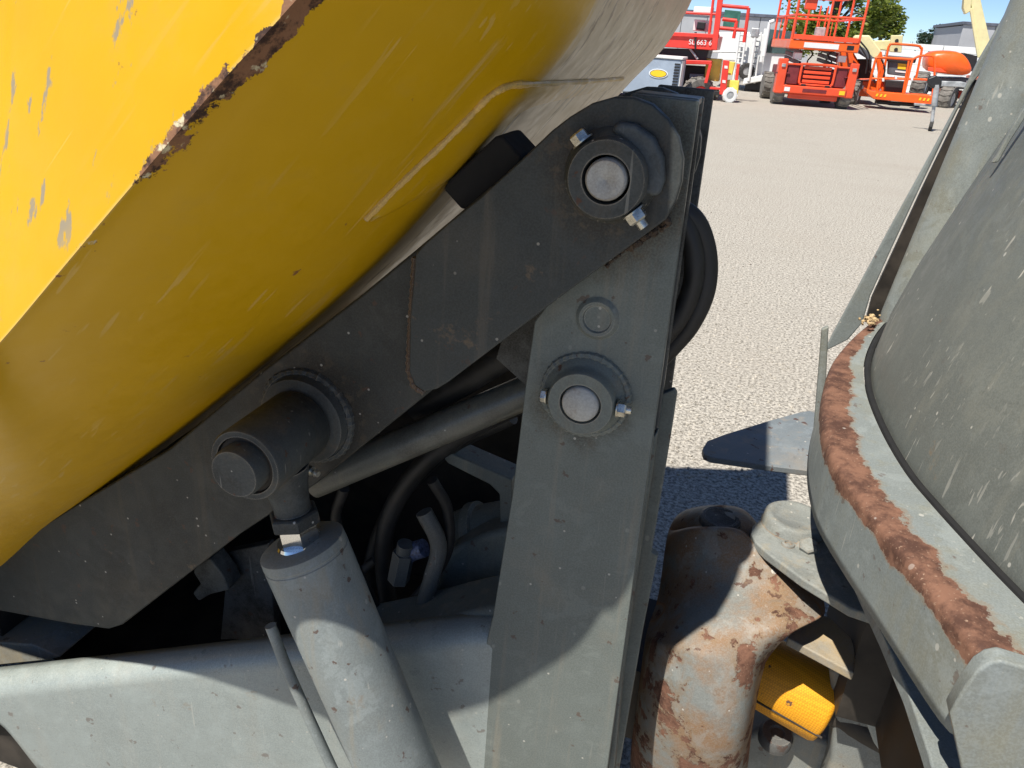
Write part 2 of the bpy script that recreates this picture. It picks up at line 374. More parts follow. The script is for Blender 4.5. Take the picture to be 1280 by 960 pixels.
def hexbolt(bm, p, axis, r, h):            # hex head with a washer face and slight chamfer
    lathe(bm, p, axis, [(0, r*1.22), (h*.14, r*1.22), (h*.14, r*.98)], 20)
    p = Vector(p); ax, u, v = frame_of(Vector(axis))
    def ring(hh, rr): return [bm.verts.new(p+ax*hh+(u*math.cos(a)+v*math.sin(a))*rr) for a in [math.pi/3*i for i in range(6)]]
    a, b, c = ring(h*.14, r), ring(h*.85, r), ring(h, r*.82)
    for X, Y_ in ((a, b), (b, c)):
        for i in range(6): bm.faces.new((X[i], X[(i+1) % 6], Y_[(i+1) % 6], Y_[i]))
    bm.faces.new(c); return bm
def loft(bm, rows, closed=False):
    V = [[bm.verts.new(p) for p in r] for r in rows]
    for a, b in zip(V, V[1:]):
        n = len(a)
        for i in range(n if closed else n-1): bm.faces.new((a[i], a[(i+1) % n], b[(i+1) % n], b[i]))
    return V
def resample(pts, n):
    pts = [Vector(p) for p in pts]; L = [0.]
    for a, b in zip(pts, pts[1:]): L.append(L[-1]+(b-a).length)
    out = []; j = 0
    for k in range(n):
        s = L[-1]*k/(n-1)
        while j < len(pts)-2 and L[j+1] < s: j += 1
        t = (s-L[j])/max(1e-9, L[j+1]-L[j]); out.append(pts[j].lerp(pts[j+1], t))
    return out
def lumps(bm, pts, r0_, r1_, flat=1.):
    for p in pts:
        r = random.uniform(r0_, r1_)
        m = Matrix.Translation(p) @ Matrix.Rotation(random.uniform(0, 6.28), 4, Vector((random.random(), random.random(), random.random()+.1)).normalized()) @ Matrix.Diagonal((r*random.uniform(.6, 1.3), r*random.uniform(.6, 1.3)*flat, r*random.uniform(.6, 1.3), 1))
        bmesh.ops.create_icosphere(bm, subdivisions=1, radius=1, matrix=m)
    return bm

# ================================================================ ground
bm = B(); bmesh.ops.create_grid(bm, x_segments=2, y_segments=2, size=1200)
add('ground', bm, 'ground', kind='structure')

rs = random.Random(4); stones = []
while len(stones) < 1500:
    p = G(rs.uniform(835, 1190), 140+460*rs.random()**.7); stones.append(p+Vector((0, 0, .001)))
bm = B(); random.seed(11); lumps(bm, stones, .0025, .0075)
add('loose_stones', bm, plain('pale_stones', (.36, .33, .28), .9, scale=35, var=.6), kind='stuff', label='small loose stones scattered over the pale hardstanding', cat='gravel', recalc=False)
random.seed(7)

# ================================================================ the dumper
D = root('site_dumper', (0, .28, 0), 'worn grey and yellow articulated site dumper with its yellow skip over the front frame', 'dumper', world=True)

# ---- skip
def lerp_list(a, n):
    a = [Vector(p) for p in a]; return smooth_path(a, n)
YE = -.40
def E2(x, y, Y=YE): return P(x, y, Y)
edge_pts = [(-1.40, YE, 1.09), (-.75, YE, 1.085), (-.50, YE, 1.065), E2(0, 428), E2(80, 333), E2(160, 238, -.396), E2(270, 110, -.388), E2(325, 50, -.38), E2(372, -2, -.37), E2(425, -60, -.365), (-.065, -.36, 1.62)]
bend_pts = [(-1.65, 0, .36), (-1.17, 0, .355), (-.86, 0, .597), (-.60, 0, .817), (-.447, 0, .953), (-.296, 0, 1.098), (-.20, 0, 1.204), (-.11, 0, 1.315), (-.045, 0, 1.395), (-.005, 0, 1.50), (.0, 0, 1.64)]
EP, BP = lerp_list(edge_pts, 8), lerp_list(bend_pts, 8)
YF0, YF1 = .78, .98                         # far bend, far wall
rows = []; wear = []; dust_sheen = []; scrape = []
def near_wear(i):                           # (wall side, floor side) bare rusty metal along the near bottom edge
    q = i/8.0; w, f = .40, .36
    if 5.15 < q < 6.15: w, f = .74, .52
    if 5.95 < q < 6.4: f = .74
    if 6.4 <= q < 8.6: w, f = .47, .97
    if 6.8 < q < 7.3: w = .7
    if 7.6 < q < 8.2: w = .9
    return w, f
VN = 26
for i, (e, b) in enumerate(zip(EP, BP)):
    row = []; top = 1.92
    for k in range(9):                      # near wall, rim downwards
        t = (0, .4, .7, .85, .92, .955, .98, .993, 1)[k]
        dist = (top-e.z)*(1-t); row.append(Vector((e.x, e.y+.32*dist, e.z+dist)))
        ww, wf = near_wear(i)
        wear.append(ww*max(0, 1-dist/.022)); dust_sheen.append(0); scrape.append(min(1, dist/.02))
    row.append(e.lerp(b, .012)); wear.append(wf); dust_sheen.append(0); scrape.append(0)
    row.append(e.lerp(b, .035)); wear.append(wf*.8); dust_sheen.append(0); scrape.append(0)
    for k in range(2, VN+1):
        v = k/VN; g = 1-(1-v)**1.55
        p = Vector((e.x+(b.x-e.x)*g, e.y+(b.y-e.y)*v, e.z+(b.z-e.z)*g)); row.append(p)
        wear.append(0); dust_sheen.append(max(0, (v-.93)*9)); scrape.append(0)
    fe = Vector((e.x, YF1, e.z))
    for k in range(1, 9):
        v = k/8; row.append(Vector((b.x, b.y+(YF0-b.y)*v, b.z))); wear.append(0); dust_sheen.append(1); scrape.append(0)
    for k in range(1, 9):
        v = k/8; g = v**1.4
        row.append(Vector((b.x+(fe.x-b.x)*g, YF0+(YF1-YF0)*v, b.z+(fe.z-b.z)*g))); wear.append(0); dust_sheen.append(.8); scrape.append(0)
    for k in range(1, 4): row.append(Vector((fe.x, YF1-.36*(top-fe.z)*k/3, fe.z+(top-fe.z)*k/3))); wear.append(0); dust_sheen.append(0); scrape.append(0)
    rows.append(row)
bm = B(); V = loft(bm, rows)
bm.faces.new(V[-1])                          # rear wall of the skip
bm.faces.new(V[0][::-1])
skip = add('skip', bm, 'yellow', D, attrs={'wear': wear, 'dust_sheen': dust_sheen, 'scrape': scrape}, sharp=28, solid=.006, label='yellow steel skip with chipped rusty lower edge')

def on_chamfer(x, y, lift=0.0):             # pixel -> point on the skip's underside (nearest crossing)
    d = ray(x, y); best = None
    for Y in np.linspace(-.36, .95, 900):
        p = CAM+d*((Y-CAM.y)/d.y)
        # distance of p's height above the underside at that x, Y
        v = min(1, max(0, (Y-YE)/(0-YE))); g = 1-(1-v)**1.55
        pr = [(e.x+(b.x-e.x)*g, e.z+(b.z-e.z)*g) for e, b in zip(EP, BP)]
        for (x0, z0), (x1, z1) in zip(pr, pr[1:]):
            if x0 <= p.x <= x1:
                dz = p.z-(z0+(z1-z0)*(p.x-x0)/max(1e-9, x1-x0))
                if best is None or abs(dz) < best[0]: best = (abs(dz), p)
                break
    return best[1]-d.normalized()*lift
bend_line = [(778, 98), (740, 101), (700, 103), (660, 105), (634, 108), (612, 120), (590, 142), (560, 173), (525, 206), (490, 240), (457, 274)]
wl = [on_chamfer(x, y, .002) for x, y in bend_line]
wp = smooth_path(wl, 10)
bm = tube(B(), wp, lambda t: .0036+.0004*math.sin(t*210)+.0004*math.sin(t*61), 10)
add('weld_seam', bm, worn_paint('weld_paint', (.55, .36, .10), dirt=.6, chips=.6, dustcol=(.42, .30, .16)), skip)
# doubler plate below the weld
low_line = [(778, 110), (742, 116), (706, 124), (672, 132), (650, 142), (636, 156), (618, 178), (590, 200), (555, 228), (515, 252), (470, 277)]
band = [(776, 104), (740, 108), (703, 111), (666, 115), (645, 121), (630, 136), (612, 160), (584, 190), (548, 222), (510, 250), (463, 277)]
ul = [p for p in smooth_path([on_chamfer(x, y, .0) for x, y in bend_line], 10)]
bl = smooth_path([on_chamfer(x, y, .016) for x, y in band], 10)
ll = smooth_path([on_chamfer(x, y, .012) for x, y in low_line], 10); l0 = smooth_path([on_chamfer(x, y, -.004) for x, y in low_line], 10)
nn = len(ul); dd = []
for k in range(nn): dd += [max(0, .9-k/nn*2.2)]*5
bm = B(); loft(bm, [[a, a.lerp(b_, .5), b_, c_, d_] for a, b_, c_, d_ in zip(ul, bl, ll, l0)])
add('reinforcement_plate', bm, 'yellow', skip, attrs={'dust_sheen': dd}, sharp=50)
bm = plate([(553, 236), (560, 226), (618, 171), (627, 169), (652, 196), (650, 206), (585, 262), (576, 262)], -.035, .07)
add('rubber_buffer', bm, 'rubberdull', skip, bevel=.004, seg=3, label='black rubber stop block under the skip')
bm = plate([(130, 612), (160, 590), (175, 600), (162, 622), (145, 628)], .02, .03)
add('stop_bracket', bm, 'yellow', skip, bevel=.003)

# ---- tipping arms (near and far)
arm_out = [(-110, 700), (0, 690), (100, 628), (210, 562), (330, 462), (450, 370), (520, 312), (690, 168), (760, 200), (800, 260), (700, 350), (560, 470), (538, 490), (395, 605), (300, 668), (200, 745), (152, 782), (136, 787), (90, 781), (0, 764), (-110, 748)]
cov_out = [(519, 318), (530, 305), (560, 279), (600, 247), (650, 201), (690, 163), (712, 146), (740, 129), (768, 121), (793, 122), (816, 131), (835, 149), (848, 172), (854, 200), (852, 228), (845, 252), (832, 275), (700, 372), (560, 478), (545, 487), (530, 490), (518, 482), (511, 465), (512, 400)]
YA, YC = -.038, -.055
arm = add('tipping_arm', plate(arm_out, YA, .030), worn_paint('arm_beam_paint', (.034, .038, .037), grease=((RAMP, .05, .13),), dirt=.35, oil=.35, streak=0, chips=.5, dustcol=(.12, .095, .06)), D, bevel=.004, label='dark grey lever arm carrying the skip')
cov = add('cover_plate', plate(cov_out, YC, .0165), 'arm', arm, bevel=.0025)
# pivot collar, pin, cross bolt
c0 = P(757, 225, -.082); rB = px_r(757, 225, -.082, 51.5); rP = px_r(757, 225, -.082, 26.5)
add('weld_collar', lathe(B(), (c0.x, YC+.001, c0.z), (0, -1, 0), [(0, rB*1.20), (.004, rB*1.18), (.010, rB*1.06), (.013, rB)], 40), 'boss', arm)
add('pivot_collar', lathe(B(), (c0.x, YC, c0.z), (0, -1, 0), [(0, rB), (.024, rB), (.0272, rB*.94), (.0272, rP*1.16), (.012, rP*1.13), (.012, 0)], 48), 'boss', arm, sharp=50)
add('pivot_pin', lathe(B(), (c0.x, YC, c0.z), (0, -1, 0), [(0, rP), (.0255, rP), (.0285, rP*.9), (.0285, rP*.10), (.0275, rP*.04), (.0275, 0)], 40), 'steel', arm, sharp=50)
c1 = P(786, 196, YC-.012)
fl = [(770, 152), (795, 155), (818, 172), (830, 198), (831, 226), (824, 246), (812, 246), (800, 240), (800, 200), (775, 172), (762, 166)]
add('weld_fillet', plate(fl, YC-.013, .013), worn_paint('fillet_paint', (.062, .072, .077), dirt=.2, chips=.7), arm, bevel=.006, seg=4)
ba, bb = P(726, 173, -.072), P(795, 270, -.072); ax = (ba-bb).normalized()
add('bolt', hexbolt(B(), ba-ax*.004, ax, .0095, .011), 'zinc', arm)
bm = hexbolt(B(), bb+ax*.006, -ax, .0105, .012); cyl(bm, bb+ax*.002, bb-ax*.014, .0055, seg=14)
add('nut', bm, 'zinc', arm)
def weld_ring(c, r, rr, mat, parent, a0=0., a1=2*math.pi, y=None, n=120):
    pts = [Vector((c.x+r*math.cos(a0+(a1-a0)*k/n), c.y, c.z+r*math.sin(a0+(a1-a0)*k/n))) for k in range(n+1)]
    return add('weld_bead', tube(B(), pts, lambda t: rr*(1+.16*math.sin(t*n*1.9)+.10*math.sin(t*37)), 8), mat, parent)
weld_ring(Vector((c0.x, YC-.001, c0.z)), rB*1.03, .0055, 'boss', arm)
bm = tube(B(), resample([P(x, y, YC+.012) for x, y in ((519, 322), (514, 400), (511, 462), (517, 482), (530, 491))], 60), lambda t: .0042*(1+.2*math.sin(t*120)), 8)
add('weld_bead', bm, worn_paint('rusty_bead', (.09, .06, .04), dirt=.6, dustcol=(.14, .08, .045)), arm)
# ram boss on the arm
rc = P(385, 520, YA); rbase = px_r(385, 520, YA, 56)
add('ram_boss', lathe(B(), (rc.x, YA+.001, rc.z), (0, -1, 0), [(0, rbase*1.10), (.008, rbase*1.02), (.020, rbase), (.0215, rbase*.95), (.0215, 0)], 40), 'boss', arm)
weld_ring(Vector((rc.x, YA-.001, rc.z)), rbase*1.06, .006, 'boss', arm)
mud = [P(832+random.gauss(0, 3)-t*78, 278+random.gauss(0, 2.5)+t*52, -.008-random.random()*.02) for t in [random.random()**1.3 for _ in range(70)]]
mud += [P(700+random.gauss(0, 9), 152+random.gauss(0, 4)+random.random()*8, -.03) for _ in range(0)]
add('mud_crust', lumps(B(), mud, .0025, .006), 'rustmud', arm, kind='stuff')
# far arm
def far_copy(o, dy, parent):
    n = o.copy(); COL.objects.link(n); n.parent = parent
    if parent is D: n.location = o.location + Vector((0, dy, 0)); 
    ORI[n] = ORI[o] + Vector((0, dy, 0)); return n
fa = far_copy(arm, .205, D); fa['label'] = 'second lever arm behind the first'
for ch in (cov,): far_copy(ch, .205, fa)

# ---- tower posts
tow = [(788, 117), (874, 126), (822, 505), (790, 740), (757, 978), (566, 978), (596, 850), (616, 770), (640, 620), (657, 480), (668, 402), (745, 300)]
bm = plate(tow, 0.0, .012)
post = add('tower_post', bm, 'grey', D, bevel=.0022, label='grey upright steel plate post holding the arm pivot')
bm = prism3(B(), [P(666, 404, 0)+Vector((0, .0125, 0)), P(640, 620, 0)+Vector((0, .0125, 0)), P(612, 800, 0)+Vector((0, .0125, 0)), P(590, 940, 0)+Vector((0, .0125, 0)), P(590, 940, 0)+Vector((0, .060, 0)), P(612, 800, 0)+Vector((0, .060, 0)), P(640, 620, 0)+Vector((0, .060, 0)), P(666, 404, 0)+Vector((0, .060, 0))], Vector((.010, 0, 0)))
add('side_flange', bm, 'grey', post, bevel=.002)
bm = prism3(B(), [P(790, 118, 0)+Vector((0, .013, .002)), P(872, 127, 0)+Vector((0, .013, .002)), P(872, 127, 0)+Vector((0, .058, .002)), P(790, 118, 0)+Vector((0, .058, .002))], Vector((0, 0, -.008)))
add('top_cap', bm, 'grey', post, bevel=.002)
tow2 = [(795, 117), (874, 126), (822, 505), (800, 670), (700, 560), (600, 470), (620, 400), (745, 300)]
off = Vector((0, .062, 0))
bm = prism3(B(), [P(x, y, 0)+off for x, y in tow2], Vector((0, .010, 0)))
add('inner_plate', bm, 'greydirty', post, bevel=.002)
m0 = P(725, 506, -.03); rb = px_r(725, 506, -.03, 43); rp = px_r(725, 506, -.03, 23.5)
add('pin_boss', lathe(B(), (m0.x, .001, m0.z), (0, -1, 0), [(0, rb*1.30), (.005, rb*1.27), (.011, rb*1.08), (.015, rb), (.028, rb), (.031, rb*.95), (.031, rp*1.13), (.018, rp*1.10), (.018, 0)], 48), 'bosslit', post, sharp=50)
add('link_pin', lathe(B(), (m0.x, -.014, m0.z), (0, -1, 0), [(0, rp), (.0155, rp), (.018, rp*.9), (.018, 0)], 40), 'steel', post, sharp=50)
weld_ring(Vector((m0.x, -.001, m0.z)), rb*1.26, .005, 'bosslit', post)
p1, p2 = P(679, 494, -.016), P(776, 511, -.020); ax = (p1-p2).normalized()
add('bolt', hexbolt(B(), p1-ax*.006, ax, .0085, .009), 'zinc', post)
bm = hexbolt(B(), p2+ax*.004, -ax, .0095, .011); cyl(bm, p2, p2-ax*.013, .005, seg=14)
add('nut', bm, 'zinc', post)
q = P(747, 398, 0); rq = px_r(747, 398, 0, 28)
add('plug_weld', lathe(B(), (q.x, .001, q.z), (0, -1, 0), [(0, rq*1.05), (.003, rq*.95), (.0058, rq*.8), (.0052, rq*.66), (.0022, rq*.6), (.0022, 0)], 32), 'grey', post)
add('edge_flange', plate([(826, 493), (842, 487), (846, 493), (838, 546), (814, 690), (822, 695), (803, 790), (770, 985), (742, 985), (775, 740), (800, 600)], .075, .012), 'grey', post, bevel=.002)
add('corner_rail', plate([(806, 560), (812, 548), (822, 540), (800, 690), (778, 850), (766, 985), (757, 985), (775, 800)], .03, .02), 'grey', post, bevel=.004)
# far post and its parts
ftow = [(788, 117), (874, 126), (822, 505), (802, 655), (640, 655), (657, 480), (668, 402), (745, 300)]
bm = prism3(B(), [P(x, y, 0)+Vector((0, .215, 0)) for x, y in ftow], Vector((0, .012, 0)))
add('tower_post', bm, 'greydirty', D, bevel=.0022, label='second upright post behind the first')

# ---- tipping ram
rE = px_r(308, 584, -.178, 50)
ra = Vector((rc.x, 0, rc.z))
top_c = P(376, 677, -.117); bot_c = P(528, 1030, -.117)
axis = (bot_c-top_c).normalized()
rB2 = px_r(377, 686, -.117, 54)
ram = add('tipping_ram', lathe(B(), top_c, axis, [(0, 0), (0, rB2*.45), (.001, rB2*.90), (.004, rB2*.985), (.016, rB2), (.017, rB2*.985), (.020, rB2*.985), (.021, rB2), ((bot_c-top_c).length, rB2), ((bot_c-top_c).length, 0)], 48), 'ram', D, sharp=40, label='grey hydraulic tipping cylinder with scuffed paint')
ye0, ye1 = -.062, -.180
bm = lathe(B(), (rc.x, ye0, rc.z), (0, -1, 0), [(0, rE*.93), (.003, rE), (.114, rE), (ye0-ye1, rE*.955), (ye0-ye1, rE*.80), (ye0-ye1-.010, rE*.78), (ye0-ye1-.010, rE*.6), (ye0-ye1-.010, 0)], 48)
eye_c = Vector((rc.x, -.115, rc.z)); rod_d = (top_c-eye_c).normalized()
add('rod_eye', bm, 'boss', ram, sharp=50)
nl_ = (top_c-eye_c).length-.047-rE*.8
add('eye_neck', lathe(B(), eye_c+rod_d*(rE*.80), rod_d, [(0, rE*.70), (nl_*.5, rE*.56), (nl_*.8, rE*.50), (nl_, rE*.50), (nl_, 0)], 32), 'boss', ram)
rPn = px_r(293, 596, -.20, 34)
add('eye_pin', lathe(B(), (rc.x, -.160, rc.z), (0, -1, 0), [(0, rPn), (.036, rPn), (.041, rPn*.93), (.041, 0)], 40), 'boss', ram, sharp=50)
bm = lathe(B(), (rc.x, ye1+.012, rc.z), (0, -1, 0), [(0, rE*.78), (.008, rE*.77), (.008, rE*.66), (0, rE*.66)], 40)
add('retaining_ring', bm, 'dark', ram)
dist = (top_c-eye_c).length
nutp = eye_c+rod_d*(dist-.040)
def hexprism(bm, p, ax_, r, h, c_=.9):
    ax_, u, v = frame_of(ax_); rg = []
    for hh, rr in ((0, r*c_), (h*.12, r), (h*.88, r), (h, r*c_)): rg.append([p+ax_*hh+(u*math.cos(a)+v*math.sin(a))*rr for a in [math.pi/3*i+.35 for i in range(6)]])
    V_ = loft(bm, rg, closed=True); bm.faces.new(V_[0]); bm.faces.new(V_[-1]); return bm
add('lock_nut', hexprism(B(), eye_c+rod_d*(dist-.047), rod_d, .034, .020), 'boss', ram, bevel=.001)
add('piston_rod', hexprism(B(), eye_c+rod_d*(dist-.0265), rod_d, .027, .025, .98), 'chrome', ram)
add('wiper_seal', lathe(B(), eye_c+rod_d*(dist-.003), rod_d, [(0, .030), (.004, .032), (.004, 0.)], 32), 'chrome', ram)
g = P(390, 588, -.09); bm = lathe(B(), g-Vector((.006, 0, .0)), (1, -.3, 0), [(0, .0065), (.008, .0065), (.008, .004), (.013, .004), (.015, .0055), (.019, .004), (.019, 0)], 12)
add('grease_nipple', bm, 'zinc', ram)
# side pipe of the ram
pp = smooth_path([P(338, 782, -.09), P(345, 800, -.09), P(364, 848, -.09), P(420, 970, -.09), P(455, 1040, -.09)], 6)
add('feed_pipe', tube(B(), pp, .0085, 12), 'ram', ram)

# ---- front chassis
def rail_section(t):
    a, b = P(-120, 868, -.16), P(640, 786, .004)
    p = a.lerp(b, t); r = .035
    sec = [Vector((p.x, p.y+.05, p.z)), Vector((p.x, p.y+r, p.z))]
    for k in range(1, 9):
        an = math.pi/2*k/8; sec.append(Vector((p.x, p.y+r-r*math.sin(an), p.z-r+r*math.cos(an))))
    return sec, p
rws = []
for k in range(121):
    sec, p = rail_section(k/120)
    cut = P(0, 905, -.13); low = .06
    # open cut-out at the front lower corner
    xx = p.x
    lows = []
    top = sec[-1].z
    x_a, x_b = P(-10, 905, -.14).x, P(62, 985, -.13).x
    if xx < x_a: lo_z = P(-20, 902, -.14).z
    elif xx < x_b:
        s = (xx-x_a)/(x_b-x_a); lo_z = P(-20, 902, -.14).z*(1-s*s*(3-2*s)) + low*(s*s*(3-2*s))
    else: lo_z = low
    for j in range(1, 7): sec.append(Vector((sec[9].x, sec[9].y, top+(lo_z-top)*j/6)))
    rws.append(sec)
# finer stations around the cut-out
bm = B(); loft(bm, rws)
chas = add('front_chassis', bm, 'greylight', D, solid=.008, sharp=40, label='pale grey folded steel side rail of the front frame')
bm = B()
pts = [P(430, 800, .035), P(505, 786, .035), P(560, 772, .035), P(640, 755, .035), P(640, 1000, .035), P(430, 1000, .035)]
prism3(bm, pts, Vector((0, .10, 0)))
add('cross_member', bm, 'grey', chas, bevel=.012, seg=4)
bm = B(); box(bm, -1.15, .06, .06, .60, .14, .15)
add('belly_light_block', bm, 'dark', chas)  # plate added under the frame to block sun and bright ground
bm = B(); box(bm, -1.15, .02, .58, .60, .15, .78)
add('back_light_block', bm, 'dark', chas)  # added back plate, keeps bright ground out of the dark interior
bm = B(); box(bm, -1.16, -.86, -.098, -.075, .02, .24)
add('cutout_shade_plate', bm, 'dark', chas)  # dark plate added behind the cut-out to stand for its shade
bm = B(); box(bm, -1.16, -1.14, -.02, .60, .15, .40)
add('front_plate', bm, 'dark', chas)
bm = plate([(-60, 812), (0, 803), (40, 806), (75, 822), (60, 826), (20, 830), (-60, 838)], -.02, .12)
add('hinge_bracket', bm, 'lug', chas, bevel=.004)
# link tube, hoses and brackets inside
add('link_tube', cyl(B(), P(392, 603, .045), P(668, 486, .115), px_r(520, 548, .08, 21)), worn_paint('greasy_tube', (.12, .12, .10), dirt=.8, oil=.5, chips=.6, dustcol=(.30, .26, .17), dirt_scale=9, rough=.35, spec=.5), D, sharp=50, label='greasy round link tube behind the arm')
def hose(pix, r, mat='rubber', parent=D, **k):
    pts = smooth_path([P(x, y, Y) for x, y, Y in pix], 8)
    return add('hose', tube(B(), pts, r, 14), mat, parent, **k)
hose([(815, 250, .09), (850, 262, .09), (872, 283, .095), (883, 322, .10), (880, 365, .10), (862, 405, .10), (838, 434, .10), (805, 470, .10), (780, 520, .11)], .0135)
hose([(815, 244, .085), (838, 258, .085), (858, 284, .085), (868, 324, .085), (864, 362, .085), (848, 398, .085), (824, 428, .085), (795, 465, .09)], .0125)
hose([(660, 500, .16), (580, 540, .17), (520, 590, .17), (485, 650, .17), (480, 710, .17), (490, 780, .17)], .016)
hose([(640, 520, .20), (560, 560, .21), (500, 620, .21), (470, 680, .21), (455, 760, .21)], .014)
hose([(700, 430, .10), (640, 440, .10), (590, 470, .12), (520, 510, .14)], .022)
add('angle_bracket', plate([(553, 572), (562, 566), (640, 600), (640, 660), (625, 660), (624, 618), (612, 606), (560, 580)], .20, .05), 'grey', D, bevel=.003)
bm = lathe(B(), P(572, 668, .26), P(650, 655, .26)-P(572, 668, .26), [(-.01, .03), (0, .042), (.03, .048), (.034, .054), (.05, .054), (.054, .047), (.14, .047), (.14, 0)], 28)
add('axle_housing', bm, 'grey', D, label='round housing behind the tower post')
bm = plate([(560, 690), (600, 670), (640, 660), (640, 790), (520, 790), (540, 740)], .17, .06)
add('housing_web', bm, 'grey', D, bevel=.012, seg=3)
bm = tube(B(), smooth_path([P(530, 640, .12), P(548, 680, .12), P(540, 720, .11), P(522, 780, .11)], 8), .014, 12)
add('pipe', bm, 'greydirty', D)
bm = tube(B(), smooth_path([P(500, 700, .14), P(515, 690, .14), P(530, 685, .14)], 6), .016, 12)
add('hose_end', bm, plain('blue_grey_braid', (.10, .12, .2), .5, scale=200, var=.6), D)
for pts_ in ([(430, 610, .10), (420, 650, .12), (440, 700, .12), (470, 760, .12)], [(300, 720, .16), (350, 740, .16), (420, 735, .18), (470, 700, .18)], [(540, 600, .12), (560, 640, .14), (555, 700, .14), (500, 770, .14)]):
    hose(pts_, .009)
bm = cyl(B(), P(505, 690, .13), P(498, 725, .13), .019, seg=6); cyl(bm, P(507, 680, .13), P(505, 690, .13), .014)
add('hose_fitting', bm, 'greydirty', D)
add('brown_panel', plate([(285, 690), (335, 680), (345, 800), (275, 800)], .13, .02), 'castdark', D, bevel=.003)
bm = plate([(243, 705), (262, 698), (280, 722), (286, 738), (262, 744), (248, 752), (240, 742), (250, 730), (241, 716)], .08, .04)
add('valve_block', bm, 'greydirty', D, bevel=.004)

# ---- articulation casting
crow = [
 [(846, 662), (866, 656), (890, 653), (915, 654), (932, 660), (944, 678), (962, 700)],
 [(834, 668), (856, 660), (886, 658), (916, 660), (936, 668), (952, 694), (985, 722)],
 [(828, 690), (852, 688), (884, 688), (916, 690), (944, 702), (984, 730), (1034, 762)],
 [(823, 735), (848, 732), (882, 732), (916, 735), (950, 742), (990, 755), (1034, 774)],
 [(815, 780), (846, 766), (882, 762), (914, 766), (944, 774), (968, 782), (985, 790)],
 [(803, 800), (836, 805), (870, 813), (904, 826), (934, 840), (948, 836), (957, 828)],
 [(797, 850), (830, 853), (866, 862), (900, 876), (932, 890), (942, 882), (946, 872)],
 [(790, 905), (822, 912), (860, 925), (896, 936), (922, 938), (936, 928), (940, 915)],
 [(784, 945), (812, 958), (850, 975), (888, 982), (914, 975), (930, 960), (936, 945)],
 [(780, 1010), (810, 1030), (850, 1040), (885, 1040), (908, 1030), (925, 1015), (932, 1000)]]
yrow = [.40, .30, .27, .24, .17, .10, .085, .085, .10, .14]
ycol = [.075, .02, .0, .0, .01, .04, .085]
ycol2 = [.075, .02, .0, -.005, -.015, -.035, -.03]
crows = [[P(x, y, yr+(yc if ri < 1 or ri > 4 else yc2)) for (x, y), yc, yc2 in zip(r_, ycol, ycol2)] for ri, (r_, yr) in enumerate(zip(crow, yrow))]
wearc = [(.46 if j == 6 else .40 if i == 5 else .42 if (i in (3, 4) and j >= 4) else .48 if (j <= 1 and i > 5) else .44 if (i in (7, 8)) else .26) for i in range(10) for j in range(7)]
bm = B(); VF = loft(bm, crows); VB = loft(bm, [[p+Vector((0, .07, 0)) for p in r_] for r_ in crows])
loop = lambda V_: V_[0]+[r_[-1] for r_ in V_[1:-1]]+V_[-1][::-1]+[r_[0] for r_ in V_[1:-1]][::-1]
lf, lb = loop(VF), loop(VB)
for i in range(len(lf)): bm.faces.new((lf[i], lf[(i+1) % len(lf)], lb[(i+1) % len(lf)], lb[i]))
bm.verts.index_update(); crs = [(VF[5][j].index, VF[5][j+1].index) for j in range(6)]+[(VF[i][6].index, VF[i+1][6].index) for i in range(1, 9)]+[(VF[1][j].index, VF[1][j+1].index) for j in range(5)]
cast = add('articulation_casting', bm, 'cast', D, sub=3, sharp=180, attrs={'wear': wearc*2}, label='rust stained cast steel steering joint')
ca = cast.data.attributes.new('crease_edge', 'FLOAT', 'EDGE'); cs_ = {tuple(sorted(q)) for q in crs}
for e_ in cast.data.edges:
    if tuple(sorted(e_.vertices)) in cs_: ca.data[e_.index].value = .85
bm = lathe(B(), P(900, 650, .345)-Vector((0, 0, .006)), (0, 0, 1), [(0, .036), (.010, .035), (.013, .031), (.013, .027), (.010, .025), (.010, 0)], 28)
add('plug', bm, 'castdark', cast)
lugp = [(1150, 790), (1063, 760), (1004, 724), (958, 690), (944, 677), (939, 666), (941, 656), (952, 647), (975, 640), (1010, 636), (1060, 640), (1150, 665)]
ZL = .665
lug = add('pivot_lug', slab(lugp, ZL, .017), 'lug', D, bevel=.004, seg=3, label='flat pivot lug with round cap and bolt')
pc = G(992, 657, ZL)
add('pivot_cap', lathe(B(), pc, (0, 0, 1), [(0, .054), (.004, .052), (.017, .050), (.020, .046), (.020, .038), (.018, .036), (.018, 0)], 40), 'lug', lug, sharp=50)
hb = G(1010, 686, ZL); add('bolt', hexbolt(B(), hb, (-.12, -.45, 1), .0155, .014), 'lug', lug)
hb = G(985, 681, ZL); add('bolt_hole', lathe(B(), hb, (0, 0, 1), [(0, .011), (.003, .010), (.004, .006), (.001, .005), (.001, 0)], 20), 'lug', lug)
# steering ram in its yellow sleeve
s0, s1 = P(930, 826, .31), P(1036, 884, .285)
ax = (s1-s0).normalized(); L = (s1-s0).length
sr = px_r(985, 860, .30, 46)
sl = add('steering_ram', lathe(B(), s0, ax, [(-.05, sr*.8), (0, sr*.97), (L*.4, sr), (L*.93, sr*1.02), (L*.97, sr*.98), (L, sr*.8), (L, 0)], 40), 'sleeve', D, sharp=60, label='steering cylinder wrapped in a yellow woven sleeve')
_, uu, vv = frame_of(ax)
bm = B(); seam = []
for k in range(12):
    t = k/11; d0 = (CAM-(s0+ax*L*t)); d0 = (d0-ax*d0.dot(ax)).normalized(); dn = Vector((0, 0, -1)); dn = (dn-ax*dn.dot(ax)).normalized()
    seam.append(s0+ax*(L*t)+(d0*.80+dn*.62).normalized()*sr*1.0)
add('seam', tube(bm, seam, .0022, 8), 'dark', sl)
